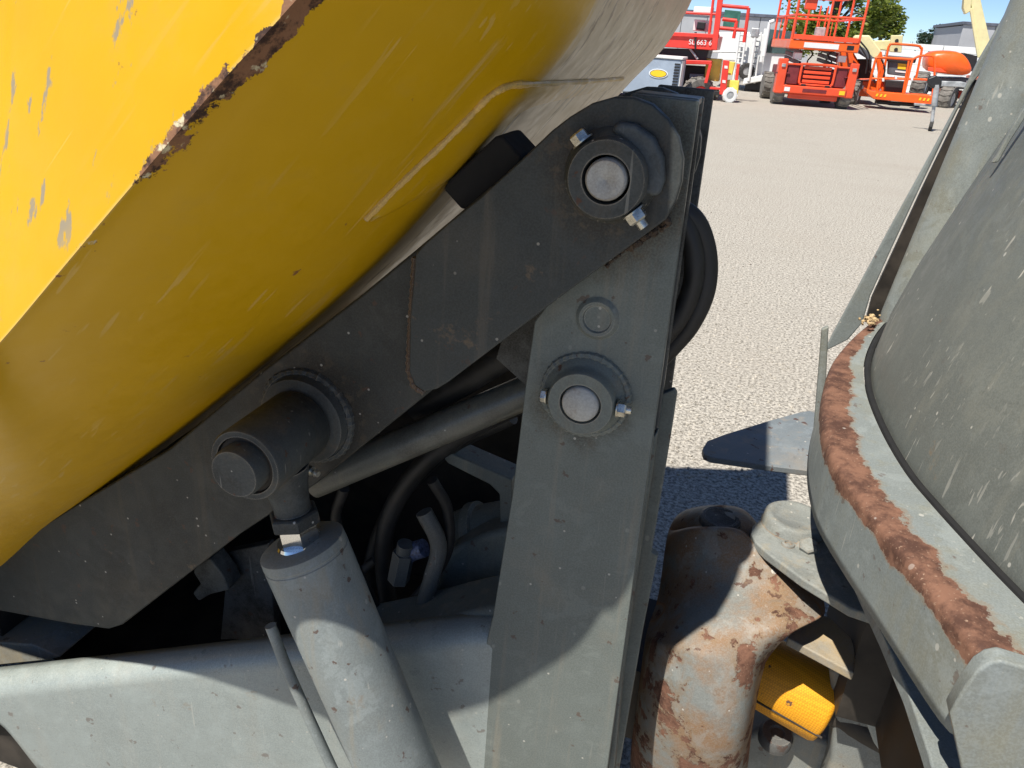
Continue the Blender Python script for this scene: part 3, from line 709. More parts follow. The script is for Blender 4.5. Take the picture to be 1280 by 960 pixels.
add('steering_rod', cyl(B(), s1-ax*.01, s1+ax*.16, sr*.42), 'dark', sl)
# lower lug, web, frame under it
add('lower_lug', slab([(984, 797), (990, 786), (1003, 773), (1020, 767), (1036, 770), (1064, 797), (1070, 812), (1068, 842)], .545, .016), worn_paint('dusty_lug', (.20, .20, .18), dirt=.95, dirt_lo=.36, chips=.5, dustcol=(.40, .29, .15), rough=.7), lug, bevel=.003)
bm = plate([(1036, 838), (1062, 835), (1120, 870), (1120, 1000), (1022, 1000), (1038, 950), (1042, 890)], .255, .07)
wb = add('steering_web', bm, 'lug', D, bevel=.012, seg=4)
bm = plate([(1086, 842), (1150, 850), (1240, 1000), (1140, 1000), (1092, 930), (1082, 905)], .215, .02)
add('frame_plate', bm, 'greylight', wb, bevel=.006, seg=3)
bm = plate([(925, 925), (965, 905), (1040, 930), (1060, 1010), (920, 1010)], .30, .08)
add('lower_yoke', bm, 'lug', D, bevel=.012, seg=3)
bm = lathe(B(), P(968, 925, .29), (0, -.2, 1), [(0, .03), (.02, .03), (.026, .026), (.026, .014), (.022, .012), (.022, 0)], 24)
add('yoke_pin', bm, 'castdark', D)

# ---- rear body: rounded nose rim, cover, post
outer = [(1090, 400), (1062, 424), (1040, 452), (1030, 485), (1028, 520), (1034, 552), (1046, 582), (1080, 630), (1120, 680), (1160, 732), (1200, 783), (1226, 812), (1250, 826)]
inner = [(1112, 396), (1093, 420), (1081, 448), (1080, 475), (1086, 503), (1104, 545), (1132, 592), (1165, 632), (1200, 671), (1240, 714), (1285, 760), (1330, 805), (1380, 850)]
ZR = .90
OP = resample(smooth_path([G(x, y, ZR) for x, y in outer], 6), 72); IP = resample(smooth_path([G(x, y, ZR) for x, y in inner], 6), 72)
prof_n = 14; rows = []; wear = []
for i, (o, n_) in enumerate(zip(OP, IP)):
    ctr = Vector((.75, .30, ZR)); out = (o-n_).normalized(); r = .012; t = i/71
    jag = .5+.5*math.sin(i*1.7)*.4+.3*random.random()
    row = [n_-Vector((0, 0, .05)), n_]; w = [0, 0]
    for k in range(1, 7):
        s = k/7; row.append(n_.lerp(o-out*r, s)); 
        w.append(min(1, max(0, (s-(.12 if t < .35 else .12+(t-.35)*.9 if t < .6 else .34))*1.35*(1.25-.15*t))) if t > .04 else .8)
    for k in range(0, 5):
        a = math.pi/2*k/4; row.append(o-out*r+out*(r*math.sin(a))-Vector((0, 0, r-r*math.cos(a)))); w.append(.92)
    for k in range(1, 8):
        row.append(o-Vector((0, 0, r+(.105-r)*k/7))); w.append(max(0, .56-.28*k) if t > .25 else max(.0, .85-.18*k))
    rows.append(row); wear += w
bm = B(); loft(bm, rows)
rear = add('rear_body', bm, 'rim', D, attrs={'wear': wear}, sharp=60, solid=.006, label='grey rounded nose rim of the rear body with a wide rusty edge')
# bonnet cover rising from inside the rim
rowsC = []
IPx = [p for p in IP] + [IP[-1]+Vector((.25, -.05, 0)), IP[-1]+Vector((.6, -.06, 0))]
ctrC = Vector((.95, .32, 0))
for zz, sh in ((-.06, 0), (-.01, .0), (.06, .008), (.15, .028), (.28, .066), (.42, .11), (.56, .155), (.72, .21), (.80, .27)):
    rr = []
    for p in IPx:
        d = (Vector((ctrC.x, ctrC.y, p.z))-p); d.z = 0; d.normalize()
        rr.append(p+d*.012+Vector((sh*1.05, .06*sh if p.y > .3 else .12*sh, zz)))
    rowsC.append(rr)
bm = B(); loft(bm, rowsC)
add('rubber_seal', tube(B(), [p+((Vector((ctrC.x, ctrC.y, p.z))-p).normalized()*.007)-Vector((0, 0, .002)) for p in IP], .0055, 8), 'rubberdull', rear)
cover = add('bonnet_cover', bm, 'cover', rear, sharp=80, label='large scratched grey bonnet panel')
# roll bar post at the far corner
t0, t1 = P(1141, 400, .84), P(1314, 0, .88)
tp = [t0-Vector((0, 0, .05)), t0, t0.lerp(t1, .5), t1, t1+(t1-t0)*.25]
add('roll_bar_post', tube(B(), resample(tp, 16), .062, 32), 'rim', rear, label='thick grey tube post of the roll bar')
bm = plate([(1030, 440), (1042, 416), (1110, 290), (1165, 190), (1197, 130), (1222, 78), (1250, 30), (1272, -10), (1300, -60), (1312, -40), (1268, 30), (1240, 75), (1216, 104), (1196, 140), (1150, 235), (1115, 310), (1088, 370), (1078, 404), (1060, 425)], .93, .012)
add('guard_strip', bm, 'rim', rear, bevel=.003, label='long bent steel guard strip beside the roll bar post')
add('gap_shade_strip', plate([(1082, 402), (1090, 372), (1118, 312), (1152, 238), (1199, 141), (1218, 100), (1228, 100), (1214, 165), (1172, 255), (1137, 330), (1110, 390), (1098, 402)], .935, .012), 'dark', rear)  # added dark strip standing for the shadow between guard strip and post
add('edge_trim', plate([(1240, 204), (1246, 196), (1262, 165), (1300, 100), (1308, 106), (1262, 178), (1248, 203)], .50, .01), 'rim', rear, bevel=.002)
sand = [G(1087+random.gauss(0, 5), 398+random.gauss(0, 4), ZR+.006+random.random()*.012) for _ in range(40)]
add('sand_pile', lumps(B(), sand, .002, .005), 'sandmud', rear, kind='stuff')
# stop plate on the nose
stp = add('stop_plate', slab([(878, 561), (884, 551), (905, 543), (960, 526), (1000, 515), (1012, 513), (1040, 516), (1046, 598), (1026, 590), (960, 582), (890, 572), (880, 568)], .70, .012), worn_paint('stop_paint', (.145, .165, .175), dirt=.4, chips=.9, age=1., edge_col=(.25, .12, .06)), rear, bevel=.002, label='pointed blue grey stop plate sticking out under the rim')
add('hanger_strip', plate([(1027, 412), (1036, 408), (1033, 470), (1028, 540), (1020, 590), (1013, 586), (1020, 500)], .46, .012), 'rim', rear, bevel=.003)
# flange below the rim face and near side panel
add('lower_flange', slab([(1068, 716), (1076, 722), (1125, 795), (1186, 885), (1192, 902), (1218, 955), (1260, 1040), (1185, 1040), (1160, 940), (1135, 865), (1105, 795)], .755, .02), 'rim', rear, bevel=.005, seg=3)
sp = [(1187, 892), (1204, 862), (1222, 838), (1236, 829), (1252, 826), (1285, 836), (1420, 880), (1420, 1150), (1250, 1150), (1206, 980)]
add('side_panel', plate(sp, -.225, .02), 'rim', rear, bevel=.003)
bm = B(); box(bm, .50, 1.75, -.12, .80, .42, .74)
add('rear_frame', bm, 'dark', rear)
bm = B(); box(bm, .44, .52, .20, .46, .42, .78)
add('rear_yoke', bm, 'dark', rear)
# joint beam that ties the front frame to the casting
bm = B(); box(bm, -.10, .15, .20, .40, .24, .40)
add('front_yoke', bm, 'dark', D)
# wheels
def wheel(x, y, w, r, side):
    bm = lathe(B(), (x, y, r), (0, side, 0), [(-w/2, r*.55), (-w/2, r*.88), (-w*.42, r*.96), (-w*.3, r), (w*.3, r), (w*.42, r*.96), (w/2, r*.88), (w/2, r*.55), (w*.3, r*.5), (w*.3, 0)], 40)
    for k in range(22):
        a = 2*math.pi*k/22; d = Vector((math.cos(a), 0, math.sin(a))); t = Vector((-math.sin(a), 0, math.cos(a)))
        for s in (-1, 1):
            c = Vector((x, y+s*w*.24, r))+d*r*.99
            prism3(bm, [c-t*.02+Vector((0, -w*.22*s, 0))+t*.03, c+t*.02+Vector((0, -w*.22*s, 0))+t*.03, c+t*.02+Vector((0, w*.24*s, 0)), c-t*.02+Vector((0, w*.24*s, 0))], d*.018)
    o = add('wheel', bm, 'tyre', D)
    add('rim', lathe(B(), (x, y+side*w*.30, r), (0, side, 0), [(0, r*.5), (w*.12, r*.5), (w*.10, r*.42), (w*.04, r*.3), (w*.08, r*.15), (w*.08, 0)], 32), 'greylight', o)
for x in (-1.62, 1.25):
    wheel(x, -.28, .28, .38, -1); wheel(x, .86, .28, .38, 1)
bm = B(); cyl(bm, (-1.62, -.2, .30), (-1.62, .8, .30), .04); box(bm, -1.70, -1.10, .0, .58, .24, .335)
add('front_axle', bm, 'dark', D)
bm = B(); cyl(bm, (1.25, -.2, .38), (1.25, .8, .38), .05); box(bm, 1.15, 1.35, .1, .5, .30, .46)
add('rear_axle', bm, 'dark', D)
# ================================================================ the yard behind
def bar(bm, a, b, r, seg=8): return cyl(bm, a, b, r, seg=seg)
def rod(name, a, b, r, mat, parent): return add(name, cyl(B(), Vector(a), Vector(b), r, seg=10), mat, parent, sharp=50)
def block(name, x0, x1, y0, y1, z0, z1, mat, parent, bev=.02): return add(name, box(B(), x0, x1, y0, y1, z0, z1), mat, parent, bevel=bev)
def bg_wheel(parent, c, axis, r, w, mat='tyregrey', rimmat='white', lugs=16):
    c = Vector(c); axis = Vector(axis).normalized(); _, u, v = frame_of(axis)
    bm = lathe(B(), c, axis, [(-w/2, r*.5), (-w/2, r*.86), (-w*.36, r*.97), (w*.36, r*.97), (w/2, r*.86), (w/2, r*.5), (w*.35, r*.48)], 28)
    for k in range(lugs):
        a = 2*math.pi*k/lugs; d = u*math.cos(a)+v*math.sin(a); t = -u*math.sin(a)+v*math.cos(a)
        for s in (-1, 1):
            q = c+d*r*.93
            prism3(bm, [q-t*r*.04+axis*s*w*.02+t*r*.1, q+t*r*.06+axis*s*w*.02+t*r*.1, q+t*r*.06+axis*s*w*.47, q-t*r*.04+axis*s*w*.47], d*r*.08)
    o = add('wheel', bm, mat, parent)
    add('rim', lathe(B(), c, axis, [(-w*.40, r*.5), (-w*.44, r*.44), (-w*.25, r*.36), (-w*.30, r*.12), (-w*.30, 0)], 24), rimmat, o)
    add('rim', lathe(B(), c, axis, [(w*.40, r*.5), (w*.44, r*.44), (w*.25, r*.36), (w*.30, r*.12), (w*.30, 0)], 24), rimmat, o)
    return o

# ---- orange scissor lift facing us
b = G(1013, 134)
A = root('scissor_lift', b, 'orange red rough terrain scissor lift seen end on beside the cream boomed lift', 'scissor lift', rz=R(9), group='lifts parked in the yard')
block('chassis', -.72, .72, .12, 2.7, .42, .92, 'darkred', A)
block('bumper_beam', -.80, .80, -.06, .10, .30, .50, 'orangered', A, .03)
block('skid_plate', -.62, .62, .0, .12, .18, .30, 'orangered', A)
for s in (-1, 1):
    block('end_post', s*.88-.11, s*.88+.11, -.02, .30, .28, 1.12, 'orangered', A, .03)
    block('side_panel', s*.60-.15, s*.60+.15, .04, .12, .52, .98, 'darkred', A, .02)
    for yy in (.35, 2.3): bg_wheel(A, (s*.84, yy, .36), (1, 0, 0), .36, .28)
    rod('panel_frame', (s*.60-.17, .03, 1.0), (s*.60+.17, .03, 1.0), .025, 'orangered', A)
pts = smooth_path([Vector(p) for p in ((-.40, 0, .56), (-.42, 0, .62), (-.42, 0, .96), (-.38, 0, 1.02), (.38, 0, 1.02), (.42, 0, .96), (.42, 0, .62), (.40, 0, .56))], 5)
add('grille_frame', tube(B(), pts, .032, 10), 'orangered', A)
for k in range(4): block('grille_bar', -.34, .34, .02, .08, .58+k*.11, .65+k*.11, 'orangered', A, .012)
for s in (-1, 1): block('tow_hook', s*.3-.06, s*.3+.06, -.05, .04, .50, .55, 'black', A, .01)
block('ladder_step', -.40, .40, -.04, .04, .52, .56, 'orangered', A, .01)
for k in range(3):
    for s in (-1, 1):
        z0, z1 = .98+k*.13, 1.08+k*.13
        bm = B(); prism3(bm, [Vector((s*.42, .2+.05*k, z0)), Vector((s*.42, 2.5, z1)), Vector((s*.42, 2.5, z1+.09)), Vector((s*.42, .2+.05*k, z0+.09))], Vector((s*.06, 0, 0)))
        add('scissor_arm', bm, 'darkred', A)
for s in (-1, 1): block('control_box', s*.55-.10, s*.55+.10, .10, .30, 1.12, 1.28, 'white', A)
dk = block('platform', -.85, .85, -.12, 2.85, 1.36, 1.58, 'orange', A, .03)
block('toe_board', -.80, .80, -.14, -.11, 1.585, 1.70, 'orangered', dk, .01)
for x in (-.82, 0, .82):
    for yy in (-.08, 1.35, 2.78):
        if x == 0 and yy == 1.35: continue
        rod('guard_post', (x, yy, 1.58), (x, yy, 2.66), .03, 'orangered', dk)
for z in (2.14, 2.66):
    for x in (-.82, .82): rod('guard_rail', (x, -.08, z), (x, 2.78, z), .028, 'orangered', dk)
    for yy in (-.08, 2.78): rod('guard_rail', (-.82, yy, z), (.82, yy, z), .028, 'orangered', dk)
for x in (-.55, -.3, .3, .5): rod('gate_bar', (x, 2.78, 1.58), (x, 2.78, 2.5), .022, 'orangered', dk)
block('platform_box', -.62, -.35, 0, .22, 2.28, 2.62, 'orangered', dk)
block('manual_box', .25, .5, 2.5, 2.75, 1.6, 1.95, 'galv', dk)

# ---- red lift at the left, half hidden by the skip
def traced(name, pix, Y, th, mat, parent, bev=.015): return add(name, plate(pix, Y, th), mat, parent, bevel=bev)
Y0 = 21.0
bL = P(880, 140, Y0); bL.z = 0
L = root('scissor_lift', bL, 'bright red scissor lift with white lettering behind the yellow skip', 'scissor lift', world=True, group='lifts parked in the yard')
dkL = traced('platform', [(805, 40), (897, 45), (893, 63), (805, 57)], Y0, 2.2, 'red', L)
traced('deck_lip', [(800, 38), (899, 43), (899, 48), (800, 43)], Y0-.05, .2, 'red', dkL, .01)
traced('corner_post', [(898, -12), (905, -12), (896, 63), (889, 62)], Y0-.08, .12, 'red', dkL)
rod('guard_post', P(893, -12, Y0), P(886, 46, Y0), .035, 'red', dkL)
for y in (18, -8): rod('guard_rail', P(800, y-5, Y0), P(900, y, Y0), .03, 'red', dkL)
traced('platform_box', [(868, 8), (892, 9), (890, 20), (866, 18)], Y0+.3, .3, 'white', dkL)
traced('platform_box', [(868, 24), (890, 26), (888, 40), (866, 38)], Y0+.5, .3, 'white', dkL)
traced('motor', [(872, 27), (882, 28), (880, 38), (870, 37)], Y0+.2, .2, 'black', dkL)
traced('strap', [(868, 40), (871, 40), (870, 62), (868, 62)], Y0-.03, .02, 'black', dkL, .004)
fr = [[(902, 7), (936, 10)], [(936, 10), (930, 53)], [(898, 35), (932, 38)], [(903, 24), (921, 26)], [(921, 26), (917, 48)]]
for (a, b2) in fr: rod('guard_rail', P(*a, Y0+.5), P(*b2, Y0+.5), .045, 'red', dkL)
traced('scissor_pack', [(800, 60), (886, 62), (882, 76), (800, 74)], Y0+.2, 1.6, 'black', L)
rod('scissor_arm', P(862, 60, Y0+.1), P(872, 74, Y0+.1), .03, 'galv', L)
traced('chassis_beam', [(800, 73), (890, 76), (889, 81), (800, 79)], Y0+.05, 1.8, 'red', L)
traced('chassis_post', [(886, 80), (890, 80), (884, 104), (880, 104)], Y0+.05, .15, 'red', L, .01)
traced('engine_tray', [(852, 82), (884, 84), (882, 112), (850, 112)], Y0+.6, 1.0, 'black', L)
traced('battery', [(862, 92), (880, 93), (879, 102), (862, 101)], Y0+.5, .1, 'bluegrey', L)
bg_wheel(L, P(872, 118, Y0+.2), (1, -1.8, 0), .44, .3, 'tyregrey', 'red')
bg_wheel(L, P(800, 115, Y0+.2), (1, -1.8, 0), .44, .3, 'tyregrey', 'red')
# lettering on the platform panel
def lettering(txt, size, o, ux, uz, mat, parent, name='lettering'):
    cu = bpy.data.curves.new('lettering', 'FONT'); cu.body = txt; cu.size = size; cu.extrude = .004
    ob = bpy.data.objects.new('lettering', cu); COL.objects.link(ob)
    bpy.context.view_layer.update()
    me = bpy.data.meshes.new_from_object(ob.evaluated_get(bpy.context.evaluated_depsgraph_get()))
    bpy.data.objects.remove(ob)
    bm = B(); bm.from_mesh(me); n = ux.cross(uz).normalized()
    for v in bm.verts: v.co = o+ux*v.co.x+uz*v.co.y+n*v.co.z
    return add(name, bm, mat, parent, smooth=False, recalc=False)
o_, x_ = P(860.5, 55.2, Y0-.02), P(887, 56.6, Y0-.02)
lettering('SL 663 6T', .165, o_, (x_-o_).normalized(), Vector((0, 0, 1)), 'white', dkL)

# ---- blue grey generator with an oval badge
Yg = 19.5; bC = P(815, 140, Yg); bC.z = 0
C_ = root('generator', bC, 'low blue grey generator housing with yellow oval badge and louvres', 'generator', world=True)
gb = P(815, 140, Yg); xr = P(852, 80, Yg).x; zt = P(840, 74, Yg).z; xl = xr-2.0
hs = block('housing', xl, xr, Yg, Yg+1.1, .12, zt, 'bluegrey', C_, .04)
block('lid', xl-.02, xr+.02, Yg-.03, Yg+1.13, zt, zt+.06, 'white', hs, .02)
for k in range(9): block('louvre', xr-.16, xr-.03, Yg-.02, Yg+.01, zt-.12-k*.065, zt-.085-k*.065, 'black', hs, .005)
block('end_panel', xr-.005, xr+.02, Yg+.02, Yg+.5, .15, zt-.02, 'white', hs, .01)
bc = P(823, 92, Yg)
def oval(rx, rz_, y, mat, nm):
    bm = B(); prism3(bm, [Vector((bc.x+rx*math.cos(a), y, bc.z+rz_*math.sin(a))) for a in [2*math.pi*k/32 for k in range(32)]], Vector((0, .015, 0))); add(nm, bm, mat, hs, bevel=.003)
oval(.23, .105, Yg-.016, 'white', 'badge'); oval(.205, .088, Yg-.020, 'black', 'badge_border'); oval(.19, .075, Yg-.024, 'yellowlabel', 'badge_plate')
for x in (xl+.2, xr-.2): block('skid', x-.06, x+.06, Yg+.02, Yg+1.08, 0, .12, 'black', C_, .01)

# ---- small yellow machine with red boards
Yd = G(912, 128).y; bD = P(908, 128, Yd); bD.z = 0
Dm = root('trailer_lift', bD, 'small pale yellow wheeled machine with tall red boards and white wheel', 'lift', world=True)
traced('body', [(883, 73), (902, 74), (898, 102), (880, 100)], Yd+.3, .6, 'paleyellow', Dm)
traced('mast', [(906, 76), (919, 78), (915, 94), (904, 93)], Yd+.15, .3, 'paleyellow', Dm)
traced('leg_plate', [(908, 100), (924, 101), (922, 118), (906, 116)], Yd+.10, .3, 'paleyellow', Dm)
traced('red_board', [(904, 75), (912, 76), (907, 119), (899, 118)], Yd-.05, .06, 'red', Dm)
traced('red_board', [(921, 80), (925, 80), (922, 103), (918, 103)], Yd+.2, .06, 'red', Dm)
for x, y in ((907.5, 84), (905, 102)): traced('warning_mark', [(x-2, y-2), (x+2, y-1.5), (x+2, y+2), (x-2, y+1.5)], Yd-.06, .01, 'white', Dm, .002)
bg_wheel(Dm, P(912, 119, Yd), (.35, -1, 0), .19, .13, 'white', 'galv', 10)
bg_wheel(Dm, P(890, 117, Yd+.4), (.35, -1, 0), .19, .13, 'tyregrey', 'galv', 10)
block('axle', P(890, 119, Yd).x, P(912, 119, Yd).x, Yd+.1, Yd+.3, .14, .24, 'black', Dm, .01)
traced('tow_bar', [(880, 108), (908, 110), (908, 113), (880, 111)], Yd+.12, .08, 'red', Dm, .01)

# ---- white truck with ladders
Yt = 27.0; bT = P(950, 116, Yt); bT.z = 0
T = root('truck', bT, 'white truck with access ladders and a door mirror parked behind the lifts', 'truck', world=True)
tb = traced('body', [(893, 40), (938, 40), (934, 66), (889, 66)], Yt+1.0, 2.2, 'white', T, .03)
traced('tank', [(898, 66), (930, 67), (925, 76), (896, 76)], Yt+1.0, 2.0, 'white', T, .04)
traced('window', [(906, 12), (926, 14), (923, 38), (903, 36)], Yt+1.4, .1, 'green', T)
cab = traced('cab', [(925, 42), (1000, 44), (994, 100), (918, 102)], Yt+.25, 2.0, 'white', T, .06)
traced('cab_window', [(958, 36), (996, 40), (992, 68), (955, 66)], Yt+.20, .04, 'darkglass', T)
for k, x in enumerate((925, 933, 944, 952)):
    rod('ladder_rail', P(x, 40, Yt), P(x-9, 104, Yt), .035, 'white', T)
for k in range(9):
    y = 44+k*7
    rod('ladder_rung', P(925-(y-40)*.14, y, Yt), P(933-(y-40)*.14, y+.5, Yt), .025, 'galv', T)
    rod('ladder_rung', P(944-(y-40)*.14, y, Yt), P(952-(y-40)*.14, y+.5, Yt), .025, 'galv', T)
traced('mirror', [(939, 34), (950, 35), (948, 48), (938, 47)], Yt-.3, .12, 'galv', T, .05)
rod('mirror_arm', P(944, 47, Yt-.25), P(936, 101, Yt-.2), .05, 'white', T)
traced('pillar', [(955, 36), (959, 36), (953, 78), (949, 78)], Yt-.1, .1, 'white', T)
traced('front_bumper', [(930, 98), (966, 92), (962, 100), (928, 106)], Yt-.2, .4, 'white', T, .03)
traced('radiator', [(932, 104), (962, 101), (960, 112), (930, 113)], Yt+.0, .4, 'black', T)
rod('grab_bar', P(962, 28, Yt-.1), P(968, 26, Yt-.1), .06, 'white', T); rod('grab_bar', P(962, 28, Yt-.1), P(955, 70, Yt-.1), .05, 'white', T)
bg_wheel(T, P(945, 107, Yt+.6), (1, .1, 0), .45, .3); bg_wheel(T, P(985, 110, Yt+.6), (1, .1, 0), .45, .3)
bg_wheel(T, P(933, 89, Yt-.1), (.3, -1, 0), .25, .14, 'tyre', 'galv')

# ---- orange boom lift with the basket lowered in front
Yb = 23.6; bF = P(1110, 134, Yb+1.5); bF.z = 0
F = root('boom_lift', bF, 'orange boom lift with cream boom and its caged basket lowered towards the ground', 'boom lift', world=True, group='lifts parked in the yard')
traced('chassis', [(1058, 100), (1098, 101), (1096, 122), (1058, 119)], Yb+1.6, 2.2, 'orange', F, .05)
traced('counterweight', [(1050, 56), (1064, 60), (1079, 86), (1077, 99), (1048, 98)], Yb+1.4, 1.5, 'orange', F, .08)
for x, y, dy in ((1066, 118, 1.5), (1105, 121, 3.2), (1150, 108, 2.0)): bg_wheel(F, P(x, y, Yb+dy), (1, -.3, 0), .40, .35)
bo = traced('boom', [(1069, 44), (1087, 44), (1102, 64), (1096, 74), (1080, 70), (1066, 52)], Yb+1.2, .5, 'cream', F, .04)
traced('boom_underside', [(1066, 52), (1080, 60), (1092, 72), (1088, 76), (1072, 66)], Yb+1.05, .12, 'machinegrey', bo)
traced('fly_boom', [(1084, 51), (1116, 50), (1115, 64), (1094, 62)], Yb+1.8, .4, 'cream', bo, .03)
hd = traced('boom_head', [(1114, 44), (1129, 44), (1127, 66), (1112, 65)], Yb+1.6, .12, 'cream', bo, .02)
for x, y in ((1121, 51), (1120, 62)): add('bolt_hole', cyl(B(), P(x, y, Yb+1.57), P(x, y, Yb+1.62), .05, seg=16), 'black', hd)
traced('turret', [(1074, 74), (1090, 74), (1088, 98), (1072, 98)], Yb+1.4, .6, 'dark', F)
bk = traced('basket_floor', [(1084, 111), (1090, 114), (1166, 120), (1164, 131), (1092, 124), (1083, 116)], Yb, 1.0, 'orange', F, .02)
for x, y in ((1096, 119), (1101, 119.5), (1106, 120), (1150, 124), (1155, 124.5), (1160, 125)): traced('hazard_stripe', [(x, y-2), (x+2.4, y-1.8), (x+.6, y+1.6), (x-1.8, y+1.4)], Yb-.012, .01, 'yellowlabel', bk, .001)
loop_ = [(1096, 118), (1104, 92), (1110, 62), (1112, 57), (1116, 55), (1146, 57), (1151, 60), (1152, 64), (1145, 98)]
add('guard_rail', tube(B(), smooth_path([P(x, y, Yb+.95) for x, y in loop_], 4), .032, 8), 'orange', bk)
loop2 = [(1085, 112), (1092, 84), (1095, 74), (1098, 72), (1134, 74), (1140, 75), (1138, 84), (1130, 118)]
add('guard_rail', tube(B(), smooth_path([P(x, y, Yb+.05) for x, y in loop2], 4), .032, 8), 'orange', bk)
loop3 = [(1165, 126), (1168, 98), (1168, 76), (1165, 70), (1150, 70), (1140, 75)]
add('guard_rail', tube(B(), smooth_path([P(x, y, Yb+.4) for x, y in loop3], 4), .03, 8), 'orange', bk)
for a, b2, dy in (((1088, 98), (1150, 99), .05), ((1105, 97), (1165, 100), .95), ((1100, 74), (1096, 117), .05), ((1136, 76), (1128, 121), .03), ((1103, 80), (1099, 112), .5)):
    rod('guard_rail', P(*a, Yb+dy), P(*b2, Yb+dy), .028, 'orange', bk)
cb = traced('control_console', [(1111, 69), (1141, 72), (1136, 96), (1110, 93)], Yb+.5, .25, 'machinegrey', bk, .03)
traced('console_hood', [(1110, 70), (1146, 73), (1144, 79), (1110, 77)], Yb+.42, .3, 'black', cb)
traced('warning_label', [(1122.5, 79), (1133, 80), (1132, 87), (1122, 86)], Yb+.485, .012, 'yellowlabel', cb, .001)
traced('small_label', [(1119, 88), (1133, 89.5), (1133, 91.5), (1119, 90)], Yb+.485, .012, 'white', cb, .001)
traced('tool_tray', [(1107, 100), (1134, 102), (1131, 117), (1106, 115)], Yb+.45, .4, 'black', bk, .02)
traced('basket_mount', [(1096, 126), (1150, 130), (1150, 134), (1096, 130)], Yb+.4, .4, 'black', bk, .02)
rod('jib_arm', P(1098, 66, Yb+1.3), P(1104, 108, Yb+1.1), .09, 'orange', F)
rod('jib_arm', P(1104, 108, Yb+1.1), P(1110, 120, Yb+.7), .08, 'orange', F)

# ---- second boom lift behind
Yh = 27.5; bH = P(1185, 132, Yh); bH.z = 0
Hh = root('boom_lift', bH, 'boom lift with a rounded orange hood and grey knobbly tyres beyond the basket', 'boom lift', world=True, group='lifts parked in the yard')
rows_ = []
for k in range(9):
    t = k/8; yy = Yh-.3+1.4*t; s_ = 1-.16*abs(2*t-1)**4
    ring = []
    for (x, y) in ((1157, 80), (1158, 70), (1164, 64.5), (1175, 63), (1190, 63), (1202, 65), (1211, 74), (1216, 86), (1214, 92), (1205, 95), (1190, 93.5), (1157, 90)):
        q = P(x, y, Yh); c_ = P(1186, 82, Yh); q2 = c_+(q-c_)*s_; q2.y = yy; ring.append(q2)
    rows_.append(ring)
bm = B(); Vv = loft(bm, rows_, closed=True); bm.faces.new(Vv[0]); bm.faces.new(Vv[-1])
hd = add('engine_hood', bm, 'orange', Hh, sub=1, sharp=180)
traced('hood_recess', [(1160, 84), (1176, 85), (1184, 91), (1160, 89)], Yh-.33, .05, 'orangered', hd)
traced('chassis', [(1166, 97), (1216, 98), (1214, 112), (1166, 110)], Yh+.2, 1.6, 'machinegrey', Hh, .03)
traced('axle_box', [(1160, 98), (1172, 98), (1172, 116), (1160, 114)], Yh+.2, .3, 'black', Hh)
traced('frame', [(1182, 112), (1206, 114), (1204, 124), (1182, 122)], Yh+.3, 1.4, 'orangered', Hh)
for x, y, dy in ((1150, 108, .9), (1184, 124, -.1), (1215, 126, .0)): bg_wheel(Hh, P(x, y, Yh+dy), (1, -.5, 0), .42, .36)
traced('boom_base', [(1205, 66), (1222, 70), (1220, 90), (1206, 88)], Yh+.8, .5, 'black', Hh)
# the upright cream boom of a further lift
Yu = 29.5; bU = P(1236, 130, Yu); bU.z = 0
U = root('boom_lift', bU, 'tall cream telescopic boom standing up beside the roll bar post', 'boom lift', world=True, group='lifts parked in the yard')
bmn = traced('boom', [(1218, -60), (1222, -30), (1226, 0), (1240, 62), (1246, 100), (1236, 100), (1224, 66), (1214, 6), (1206, -60)], Yu, .35, 'cream', U, .02)
traced('hose_track', [(1212, 10), (1215, 10), (1226, 72), (1222, 72)], Yu-.05, .1, 'cream', bmn, .01)
traced('boom_knuckle', [(1206, -8), (1216, -8), (1213, 14), (1207, 18), (1204, 10)], Yu-.05, .3, 'cream', bmn, .02)
traced('chassis', [(1222, 96), (1262, 98), (1260, 126), (1222, 124)], Yu, 1.8, 'orange', U, .05)
for x in (1228, 1258): bg_wheel(U, P(x, 122, Yu), (1, -.3, 0), .42, .35)

# ---- trailer drawbar with jockey wheel
Yj = G(1163, 164).y; bJ = P(1195, 163, Yj); bJ.z = 0
J = root('trailer', bJ, 'grey trailer drawbar propped on a jockey wheel in front of the boom lifts', 'trailer', world=True)
rod('jockey_post', P(1171, 104, Yj), P(1164.5, 155, Yj), .035, 'galv', J)
rod('jockey_sleeve', P(1171, 106, Yj-.02), P(1167.5, 132, Yj-.02), .055, 'galv', J)
bg_wheel(J, Vector((P(1163, 160, Yj).x, Yj, .10)), (1, -.2, 0), .10, .07, 'tyre', 'galv', 8)
traced('coupling', [(1160, 98), (1170, 94), (1178, 99), (1177, 108), (1166, 111), (1160, 106)], Yj-.06, .14, 'black', J, .03)
traced('drawbar', [(1172, 101), (1202, 102), (1230, 108), (1230, 113), (1200, 109), (1174, 108)], Yj+.02, .10, 'galv', J, .015)
traced('frame', [(1225, 104), (1330, 112), (1330, 122), (1225, 115)], Yj, 1.3, 'galv', J)
traced('stay', [(1143, 129), (1172, 131), (1172, 134), (1143, 132)], Yj+.3, .08, 'galv', J, .01)
rod('stay', P(1170, 131, Yj+.3), P(1171, 108, Yj+.06), .03, 'galv', J)
bg_wheel(J, Vector((P(1275, 140, Yj).x, Yj-.1, .30)), (0, 1, 0), .30, .2); bg_wheel(J, Vector((P(1275, 140, Yj).x, Yj+1.4, .30)), (0, 1, 0), .30, .2)

